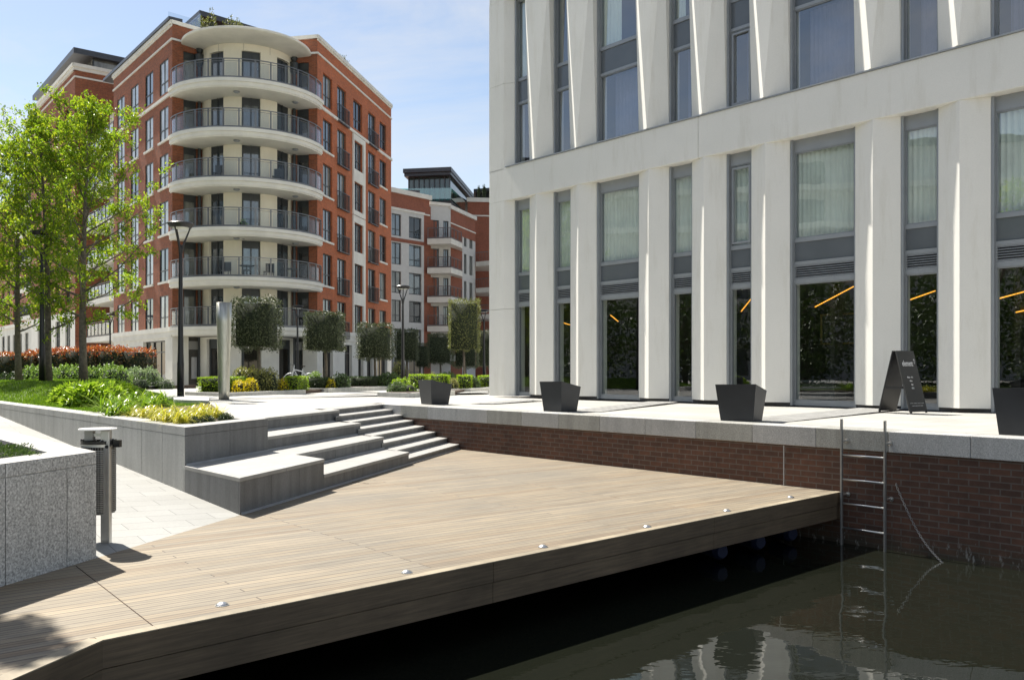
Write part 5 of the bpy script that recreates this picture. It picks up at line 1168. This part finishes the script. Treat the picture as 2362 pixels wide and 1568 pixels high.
# cube clipped trees
def cube_tree(x0, x1, xt, Y, yt, yb, lab, mat='lf_holm', depth=None, dens=.8, leaf=.065, group='cube clipped trees on the plaza'):
    o = shrub('clipped_tree', x0, x1, Y, yt, mat, lab, 'clipped tree', leaf, dens, box=True, zb=ZY(yb, Y), depth=depth or (XY(x1, Y)[0] - XY(x0, Y)[0]) * .9, group=group)
    for c in o.children: c.name = 'crown'
    X = XY(xt, Y)[0]; dy = (XY(x1, Y)[0] - XY(x0, Y)[0]) * .45; z = zg(Y); oz = ZY(yb, Y); m = MB(); m.tube([(X, Y + dy, z), (X + .03, Y + dy, (z + oz) / 2), (X, Y + dy, oz + .3)], [.075, .06, .05], 10); m.build('trunk', M['bark'], o, smooth=True)
cube_tree(531, 628, 583, 29, 688, 801, 'largest cube clipped tree, right behind the steel sculpture column', dens=.9)
cube_tree(696.5, 784, 742, 33, 717, 809, 'cube clipped tree second from the steel column, near a lamp post')
cube_tree(822, 899, 858, 37, 747, 826, 'cube clipped tree third from the steel column', mat='lf_holm')
cube_tree(909, 962, 935, 44, 758, 832, 'dark cube clipped tree behind the central street lamp')
cube_tree(958, 989, 974, 60, 792, 846, 'small distant cube clipped tree left of the two largest distant ones')
cube_tree(985, 1041, 1013, 52, 770, 837, 'dark cube clipped tree to the left of the tall pale clipped tree')
cube_tree(1032, 1106, 1067, 40, 688, 808, 'tall pale green clipped tree close to the white building', mat='lf_holm2', dens=.62, depth=1.1)
cube_tree(1044, 1100, 1072, 62, 782, 846, 'dark distant clipped tree behind the tall pale clipped tree')
cube_tree(1098, 1150, 1118, 70, 760, 846, 'darkest distant clipped tree against the white building corner')
# kerbs of the planting beds
def bed(pts, lab, h=.10, back=4.5):
    q = [P(x, y, .8) for x, y in pts]; q = [(p[0], p[1]) for p in q]; o = thing('planting_bed', (q[0][0], q[0][1], zg(q[0][1])), lab, 'planting bed'); m = MB()
    for a, b in zip(q, q[1:]):
        fr = Fr(a, (b[0] - a[0], b[1] - a[1]), (0, 1)); fr.n = unit(-fr.u[1], fr.u[0]); Lk = math.hypot(b[0] - a[0], b[1] - a[1]); n = max(1, round(Lk / 1.0)); z = zg(a[1])
        for i in range(n): m.fbox(fr, Lk * i / n + .002, Lk * (i + 1) / n - .002, 0, .16, z - .2, z + h)
    m.build('kerb', M['gran_wall'], o); m = MB(); m.prism([(x, y + .1) for x, y in q] + [(x + .2, y + back) for x, y in q[::-1]], .3, zg(q[0][1]) + h - .03); m.build('soil', M['soil'], o)
bed([(426, 911), (517, 914.5), (705, 905.7)], 'planting bed with a low grey kerb behind the steel column'); bed([(690, 901), (757, 902.6), (838, 897.5), (960, 892.5)], 'planting bed with a low grey kerb before the brick building', back=6)
bed([(869.7, 912.6), (945, 914.8), (1049, 907.6)], 'planting bed with a low grey kerb around the central lamp', back=3.2); bed([(1030, 903.5), (1062, 902.9), (1085, 903), (1190, 894)], 'planting bed with a low grey kerb beside the white building', back=5)
bed([(190, 905), (250, 899), (383, 893.5)], 'planting bed with a low kerb beneath the low juniper', back=3)
sh = shrub
sh('box_hedge', 452, 532, 27.2, 869, 'lf_box', 'bright green clipped box hedge just left of the steel column', 'hedge', .045, .9, box=True, depth=1.6, zb=.86)
sh('yellow_shrub', 525, 583.5, 26.9, 873, 'lf_yel', 'larger bright yellow shrub right of the steel column', leaf=.06, lumps=4, zb=.86, depth=.9)
sh('variegated_shrub', 526, 592, 29.2, 848, 'lf_oliv', 'pale variegated shrub under the largest cube clipped tree', leaf=.07, lumps=3, zb=.86)
sh('variegated_shrub', 570, 636, 28.2, 850, 'lf_oliv', 'tallest olive green variegated shrub in the bed behind the steel column', leaf=.07, lumps=3, zb=.86)
sh('yellow_shrub', 630, 662, 28.6, 870, 'lf_yel', 'smaller bright yellow shrub beside the right hand box hedge', leaf=.06, lumps=2, zb=.86, depth=.8)
sh('box_hedge', 655, 687, 28.8, 868, 'lf_box', 'short green clipped box hedge at the right end of the first bed', 'hedge', .045, .9, box=True, depth=1.6, zb=.86)
sh('low_hedge', 688, 756, 33, 871, 'lf_boxd', 'dark clipped low hedge behind the black lamp post base', 'hedge', .055, .8, box=True, depth=1)
sh('low_hedge', 801, 877, 36.5, 869, 'lf_boxd', 'dark clipped low hedge under the third cube clipped tree', 'hedge', .055, .8, box=True, depth=1)
sh('round_shrub', 702, 742, 35.5, 856, 'lf_grn', 'small round shrub above the dark low hedge, left one', leaf=.08, lumps=2); sh('round_shrub', 757, 805, 33.2, 858, 'lf_jun', 'round dull green shrub between the two dark low hedges', leaf=.08, lumps=2)
sh('yellow_shrub', 747, 772, 33, 873, 'lf_yel', 'little yellow green shrub beside the dull round shrub', leaf=.06, lumps=2, depth=.6); sh('round_shrub', 866, 925, 36.5, 857, 'lf_jun', 'broad grey green shrub left of the central lamp post', leaf=.08, lumps=3)
sh('yellow_shrub', 901, 942, 50, 825, 'lf_oliv', 'yellowish bush in the distance behind the white dome camera pole', leaf=.12, lumps=2)
sh('mound_shrub', 887, 934, 27.4, 880, 'lf_jun', 'rounded grey green mound shrub in the bed of the central lamp', leaf=.05, lumps=2, zb=.86, depth=1); sh('strap_bush', 921, 962, 27.8, 883, 'lf_strap', 'bright strap leaved plant beside the farthest charcoal planter', 'plant', .13, .5, lumps=2, zb=.86, depth=.8, elong=.16)
sh('light_shrub', 898, 945, 31, 872, 'lf_box', 'bright low shrub behind the rounded mound shrub', leaf=.06, lumps=3)
sh('box_hedge', 941, 985, 33, 864, 'lf_box', 'bright clipped hedge behind the farthest charcoal planter, left one', 'hedge', .05, .9, box=True, depth=1.2); sh('box_hedge', 989, 1034, 32, 864, 'lf_box', 'bright clipped hedge rising behind the slanted top of the farthest planter', 'hedge', .05, .9, box=True, depth=1.2)
sh('pale_shrub', 985, 1008, 38, 855, 'lf_oliv', 'pale flowering shrub between the two bright hedges', leaf=.08, lumps=2); sh('pale_shrub', 1033, 1058, 31.2, 871, 'lf_oliv', 'pale yellow shrub right of the farthest charcoal planter', leaf=.06, lumps=2)
sh('round_shrub', 1000, 1056, 40, 858, 'lf_jun', 'dull round shrub below the tall pale clipped tree', leaf=.08, lumps=3)
sh('box_hedge', 1052, 1088, 31.6, 865, 'lf_box', 'bright clipped hedge left of the last dark shrub by the white building', 'hedge', .05, .9, box=True, depth=1.2); sh('dark_shrub', 1078, 1108, 32, 868, 'lf_jun', 'dark soft shrub between the hedges by the white building', leaf=.06, lumps=2)
sh('box_hedge', 1100, 1150, 34, 866, 'lf_box', 'green clipped hedge touching the white building corner', 'hedge', .05, .9, box=True, depth=1.2)
# lawn mound, beds on it
ar = [(1.9, 1.68), (2.57, 1.77), (7.3, 4.54), (9.86, 4.62), (13, 6.2), (21.5, 9.0), (27, 11.5), (34, 14)]
def zl(a, t):
    ss = lambda e0, e1, v: (lambda k: k * k * (3 - 2 * k))(min(1, max(0, (v - e0) / (e1 - e0))))
    A = np.interp(t, [q[0] for q in ar], [q[1] for q in ar]); return .825 + .36 * ss(8.5, 15.5, t) * ss(.2, 2.6, a) * ss(.0, 1.6, A - a) + .02 * math.sin(t * 1.3) * math.sin(a * 1.7)
m = MB(); ts = np.concatenate([np.linspace(1.9, 9, 16), np.linspace(9.4, 34, 50)])
for t0, t1 in zip(ts, ts[1:]):
    for j in range(16):
        q = []
        for jj, tt_ in ((j, t0), (j + 1, t0), (j + 1, t1), (j, t1)):
            A = np.interp(tt_, [k[0] for k in ar], [k[1] for k in ar]); a = .31 + (A - .31) * jj / 16; q.append((*AT(a, tt_), zl(a, tt_)))
        m.quad(*q)
ground(m.build('lawn', M['lawn'], fix=False, smooth=True))
m = MB()
for k, (t0, t1) in enumerate(((1.92, 3), (3, 4.2), (4.2, 5.4), (5.4, 6.6))):
    f = lambda t: np.interp(t, [q[0] for q in ar], [q[1] for q in ar]); m.quad((*AT(.31, t0), .842), (*AT(f(t0), t0), .842), (*AT(f(t1), t1), .842), (*AT(.31, t1), .842))
ground(m.build('bark_soil', M['soil'], fix=False))
# grass blades on the lawn (uncountable)
gt = thing('lawn_grass', (*AT(2, 12), .9), 'short green grass blades covering the sloping lawn', 'grass'); gt['kind'] = 'stuff'
n = 34000; T_ = RNG.uniform(6.4, 22, n); Aw = np.interp(T_, [q[0] for q in ar], [q[1] for q in ar]); A_ = .34 + (Aw - .4) * RNG.random(n)
gp = np.array([(*AT(a, t), zl(a, t) + .02) for a, t in zip(A_, T_)]); gd = RNG.normal(0, .35, (n, 3)); gd[:, 2] = 1
g_ = leaf_mesh('grass_blades', gp, gd, RNG.normal(0, 1, (n, 3)) * [1, 1, .1], .07, .018, leafmat('grass_blade', (.09, .17, .012), (.14, .24, .02), (.20, .30, .035), .35), gt); g_['kind'] = 'stuff'
# kerb pieces at the nearest lamp
kb = thing('kerb_stone', (*P(440, 930, .8)[:2], .8), 'pale granite kerb block ending the lawn at the foot of the nearest lamp', 'kerb'); m = MB()
kp = [P(398, 926, .8)[:2], P(402, 935, .8)[:2], P(482, 938, .8)[:2], P(483, 927.5, .8)[:2]]; m.prism(kp, .7, .93); m.build('kerb_block', M['gran_light'], kb, bevel=.01)
# strap and grass clumps, leafy shrub
def clump(name, x, Y, zb, n, L_, W_, mat, lab, cat='plant', spread=.5, arch=.9, group=None):
    X = XY(x, Y)[0]; o = thing(name, (X, Y, zb), lab, cat, group); m = MB(); k = 5
    for i in range(n):
        az = random.random() * 6.283; l = L_ * random.uniform(.55, 1.1); el = random.uniform(.55, 1.45); r0 = spread * .25 * math.sqrt(random.random()); bx_, by_ = X + r0 * math.cos(az * 3), Y + r0 * math.sin(az * 3)
        pts = []; h = np.array([bx_, by_, zb]); e = el; st_ = l / k
        for j in range(k + 1):
            pts.append(h.copy()); h = h + np.array([math.cos(az) * math.cos(e), math.sin(az) * math.cos(e), math.sin(e)]) * st_; e -= arch * random.uniform(.2, .5)
        b = np.array([-math.sin(az), math.cos(az), 0]); vs = []
        for j, p in enumerate(pts): w = W_ * (.6 + .4 * math.sin(math.pi * (j + .6) / (k + 1))) * (1 - (j / k) ** 3); vs += [tuple(p + b * w / 2), tuple(p - b * w / 2)]
        m.add(vs, [[2 * j, 2 * j + 2, 2 * j + 3, 2 * j + 1] for j in range(k)])
    f = m.build('leaf_blades', M[mat], o, smooth=True, fix=False); return o
def PB(x, y, z=.85): p = P(x, y, z); return p[1]
leafy = [(172, 924, .40, 'leftmost large leafy shrub with glossy pale leaves on the lawn edge'), (203, 929, .44, 'large glossy leafy shrub above the litter bin on the planter wall'), (238, 924, .44, 'large glossy leafy shrub just left of the strap leaved clumps'), (268, 912, .40, 'leafy green shrub behind the strap leaved clumps')]
for i, (x, y, h, lab) in enumerate(leafy):
    Y = PB(x, y + 6); X = XY(x, Y)[0]; o = thing('leafy_shrub', (X, Y, .84), lab, 'shrub', 'large leafy shrubs on the planter'); n = 1000; rng = RNG
    d = rand_unit(n); d[:, 2] = np.abs(d[:, 2]); pts = np.array([X, Y, .86]) + d * [.50, .5, h] * (rng.random((n, 1)) ** .35); td = d * 1.0 + rng.normal(0, .5, (n, 3)); td[:, 2] += .2
    leaf_mesh('foliage', pts, td, d * .6 + [0, 0, .8] + rng.normal(0, .4, (n, 3)), .19, .062, M['lf_fat'], o, curl=.12)
    m = MB()
    for k in range(14): q = pts[k * 7]; m.tube([(X, Y, .84), tuple((np.array([X, Y, .84]) + q) / 2 + [0, 0, .05]), tuple(q)], [.01, .007, .004], 4)
    m.build('stems', M['bark'], o)
straps = [(247, 952), (268, 938), (292, 948), (310, 936), (330, 932), (352, 938), (374, 936), (283, 958), (262, 960), (340, 948)]
for i, (x, y) in enumerate(straps):
    wd_ = ['leftmost', 'second from the left', 'third from the left', 'fourth from the left', 'fifth from the left', 'sixth from the left', 'rightmost, nearest the lamp', 'front one nearest the wall top', 'front left one beside the leafy shrub', 'one just behind the golden grasses'][i]
    clump('strap_plant', x, PB(x, y), .845, 95, .52 if i < 7 else .40, .022, 'lf_strap', 'green strap leaved clump on the planter, ' + wd_, group='green strap leaved clumps')
gold = [(312, 962), (335, 965), (358, 961), (380, 968), (402, 960), (423, 967), (444, 958), (463, 964), (482, 957), (392, 975), (418, 978), (500, 962), (366, 972), (440, 974), (345, 955), (470, 952)]
nm = ['first', 'second', 'third', 'fourth', 'fifth', 'sixth', 'seventh', 'eighth', 'ninth', 'tenth', 'eleventh', 'twelfth', 'thirteenth', 'fourteenth', 'fifteenth', 'sixteenth']
order = sorted(range(len(gold)), key=lambda i: gold[i][0])
for rk, i in enumerate(order):
    x, y = gold[i]; clump('golden_grass', x, PB(x, y), .845, 85, .34, .016, 'lf_gold', 'golden variegated grass tuft on the planter, %s from the left' % nm[rk], 'plant', .4, 1.1, 'golden grass tufts on the planter')
for x, y, lab in ((436, 977, 'low dark green cushion plant left of the last one at the planter corner'), (470, 975, 'middle low green cushion plant near the planter corner'), (512, 969, 'last low dark green cushion plant in the planter corner')):
    Y = PB(x, y); shrub('cushion_plant', x - 19, x + 19, Y - .05, y - 17, 'lf_boxd', lab, 'plant', .022, .7, lumps=2, zb=.84, depth=.28)
# near planter ground cover
for i, (a, t, r_, lab) in enumerate(((-3.2, .85, .42, 'low dark green cover plant nearest the bin in the near planter'), (-3.6, 1.6, .5, 'low dark green cover plant farther back in the near planter'), (-4.3, .9, .6, 'low dark green cover plant at the left edge of the near planter'))):
    x, y = AT(a, t); o = thing('ground_cover', (x, y, .80), lab, 'plant', 'ground cover in the near planter'); n = 8500; d = rand_unit(n); d[:, 2] = np.abs(d[:, 2]); lump = 1 + .16 * np.sin(d[:, :1] * 9) * np.cos(d[:, 1:2] * 8)
    pts = np.array([x, y, .79]) + d * [r_ * 1.1, r_ * 1.1, .19] * lump * (RNG.random((n, 1)) ** .25); core = MB(); blob_core(core, (x, y, .76), (r_ * .95, r_ * .95, .17)); td = d + RNG.normal(0, .5, (n, 3)); td[:, 2] += .7
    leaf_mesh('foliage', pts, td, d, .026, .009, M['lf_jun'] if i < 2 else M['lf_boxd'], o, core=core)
gc = thing('cover_carpet', (*AT(-5, 6), .8), 'low green cover spreading over the soil of the near planter', 'ground cover'); gc['kind'] = 'stuff'
n = 16000; A_ = RNG.uniform(-8.6, -2.8, n); T_ = RNG.uniform(.5, 21, n); dn = np.sin(A_ * 2.3 + 1) * np.cos(T_ * 1.7) + RNG.random(n) * .9; k_ = (dn > -.15) & ~((A_ > -4.6) & (T_ < 1.9)); A_, T_, dn = A_[k_], T_[k_], dn[k_]
gp = np.array([(*AT(a, t), .80 + .07 * max(0, d) + .03 * random.random()) for a, t, d in zip(A_, T_, dn)]); gd = RNG.normal(0, .7, (len(gp), 3)); gd[:, 2] += .8
g2 = leaf_mesh('cover_leaves', gp, gd, rand_unit(len(gp)), .09, .04, M['lf_jun'], gc); g2['kind'] = 'stuff'
# shrubs behind the trees
hd = [(-40, 60, 40, 812, .0), (55, 128, 41, 806, 0), (122, 200, 42, 801, 0), (195, 268, 43, 801, 0), (262, 333, 43.5, 803, 0)]
hl = ['at the far left edge', 'behind the left tree trunks', 'left of the tallest tree trunk', 'right of the tallest tree trunk', 'at its right end by the shop window']
for (x0, x1, Y, yt, _), l_ in zip(hd, hl): sh('red_hedge', x0, x1, Y, yt, 'lf_photd', 'red topped glossy hedge section ' + l_, 'hedge', .12, .8, box=True, upmat=('lf_red', .84), depth=1.6, group='red topped hedge behind the lawn', jit=.06, zb=.6)
for x0, x1, Y, yt, mt, lab in ((20, 100, 30.5, 842, 'lf_grn', 'bright leafy shrub behind the leftmost tree trunk'), (95, 185, 30.5, 840, 'lf_grn', 'bright leafy shrub between the second tree and the tallest tree'), (180, 272, 31, 840, 'lf_grn', 'bright leafy shrub right behind the tallest tree trunk'),
                          (-45, 28, 30, 856, 'lf_boxd', 'dark green low hedge at the left edge behind the lawn')):
    sh('leafy_hedge', x0, x1, Y, yt, mt, lab, leaf=.08, lumps=4, zb=.95, dens=.9, depth=1.6)
sh('silver_shrub', 268, 351, 36.5, 845, 'lf_silv', 'pale silver green shrub before the shop window', leaf=.07, lumps=3, zb=.8, depth=1.5)
sh('juniper', 255, 322, 34.8, 866, 'lf_jun', 'low spreading juniper below the silver shrub, left one', leaf=.06, lumps=4, zb=.8, depth=1.4, elong=.25); sh('juniper', 310, 388, 36.3, 871, 'lf_jun', 'low spreading juniper with its tip beside the stone pier', leaf=.06, lumps=4, zb=.75, depth=1.2, elong=.25)
# roof plants
sh('roof_olive', 432, 498, 54.5, 22, 'lf_holm2', 'olive tree on the roof above the left end of the canopy', 'roof plant', .18, 1.0, lumps=3, zb=21.2, elong=.3); sh('roof_olive', 504, 560, 55, 30, 'lf_holm2', 'smaller olive tree on the roof above the middle of the canopy', 'roof plant', .16, .8, lumps=3, zb=21.2, elong=.3)
sh('roof_shrub', 764, 802, 59, 118, 'lf_holm2', 'wispy shrub on the roof edge of the red brick block', 'roof plant', .15, .5, lumps=2, zb=21.6, elong=.3)
sh('balcony_plant', 552, 590, 51.2, 292, 'lf_oliv', 'small pale plants on the second round balcony from the top', 'plant', .10, .5, lumps=2, zb=FLZ[4], depth=.5)
sh('balcony_plant', 542, 572, 51.2, 500, 'lf_grn', 'leafy plants behind the glass of the third round balcony from the bottom', 'plant', .10, .4, lumps=2, zb=FLZ[2], depth=.5)
for x0, x1, yt, lab in ((1100, 1108, 424, 'left round topiary ball on the distant roof terrace'), (1111, 1121, 422, 'right round topiary ball on the distant roof terrace')): sh('topiary', x0, x1, 106, yt, 'lf_boxd', lab, 'roof plant', .10, 1.0, lumps=1, zb=ZY(446, 106))
# trees mirrored in the ground floor glass
for i, (x, y, l_) in enumerate(((-26, 31, 'first'), (-23, 25, 'second'), (-20, 20, 'third'), (-18, 14.5, 'fourth'), (-16, 9, 'fifth'), (-17, 4, 'sixth'), (-16, -1.5, 'seventh'), (-17, -7, 'eighth'))):
    o = thing('bank_tree', (x, y, 0 if y < 0 else .8), l_ + ' of the row of trees outside the frame, counted from the lawn', 'tree', 'trees outside the frame'); m = MB(); m.tube([(x, y, 0), (x + .1, y, 3.5), (x, y, 6)], [.16, .12, .06], 10); m.build('trunk', M['bark'], o)
    n = 5000; d = rand_unit(n); pts = np.array([x, y, 3.6]) + d * [2.9, 2.9, 3.4] * RNG.random((n, 1)) ** .4 * (1 + .2 * np.sin(d[:, :1] * 9)); leaf_mesh('crown', pts, rand_unit(n), rand_unit(n), .22, .13, M['lf_jun'], o)
# bicycle behind the first bed
def bicycle():
    Y = 37; xa, xb = XY(668, Y)[0], XY(733, Y)[0] ; z = zg(Y); r = .33; xa += .05; xb -= .33; o = thing('parked_bicycle', (xa, Y, z), 'pale parked bicycle behind the small box hedge of the first bed', 'bicycle')
    for x in (xa, xb):
        m = MB(); m.tube([(x + r * math.cos(a), Y, z + r + r * math.sin(a)) for a in np.linspace(0, 2 * math.pi, 33)], .016, 6, cap=False); w = m.build('wheel', M['alu'], o); m = MB()
        for k in range(10): a = k * .628; m.tube([(x, Y, z + r), (x + r * math.cos(a), Y, z + r + r * math.sin(a))], .003, 3)
        m.build('spokes', M['steel'], w)
    fr_ = plain('bicycle_paint', (.55, .58, .62), .3); bb = ((xa + xb) / 2 + .03, Y, z + .28); hd_ = (xa + .12, Y, z + .82); st_ = (xb - .30, Y, z + .85); m = MB()
    for a, b in ((bb, hd_), (bb, st_), (hd_, (st_[0] + .02, Y, z + .72)), (hd_, (xa, Y, z + r)), (bb, (xb, Y, z + r)), ((st_[0] + .02, Y, z + .7), (xb, Y, z + r)), (hd_, (hd_[0] + .02, Y, z + 1.0))): m.tube([a, b], .017, 6)
    m.build('frame', fr_, o); m = MB(); m.tube([(hd_[0] - .08, Y - .25, z + 1.02), (hd_[0] + .02, Y, z + 1.0), (hd_[0] - .08, Y + .25, z + 1.02)], .013, 6); m.build('handlebar', M['black'], o)
    m = MB(); m.box(st_[0] - .12, st_[0] + .10, Y - .06, Y + .06, z + .92, z + .97); m.tube([st_, (st_[0], Y, z + .92)], .014, 6); m.build('saddle', M['black'], o)
bicycle()
for k in [o for o in bpy.data.objects if '_o' in o.keys()]: del k['_o']
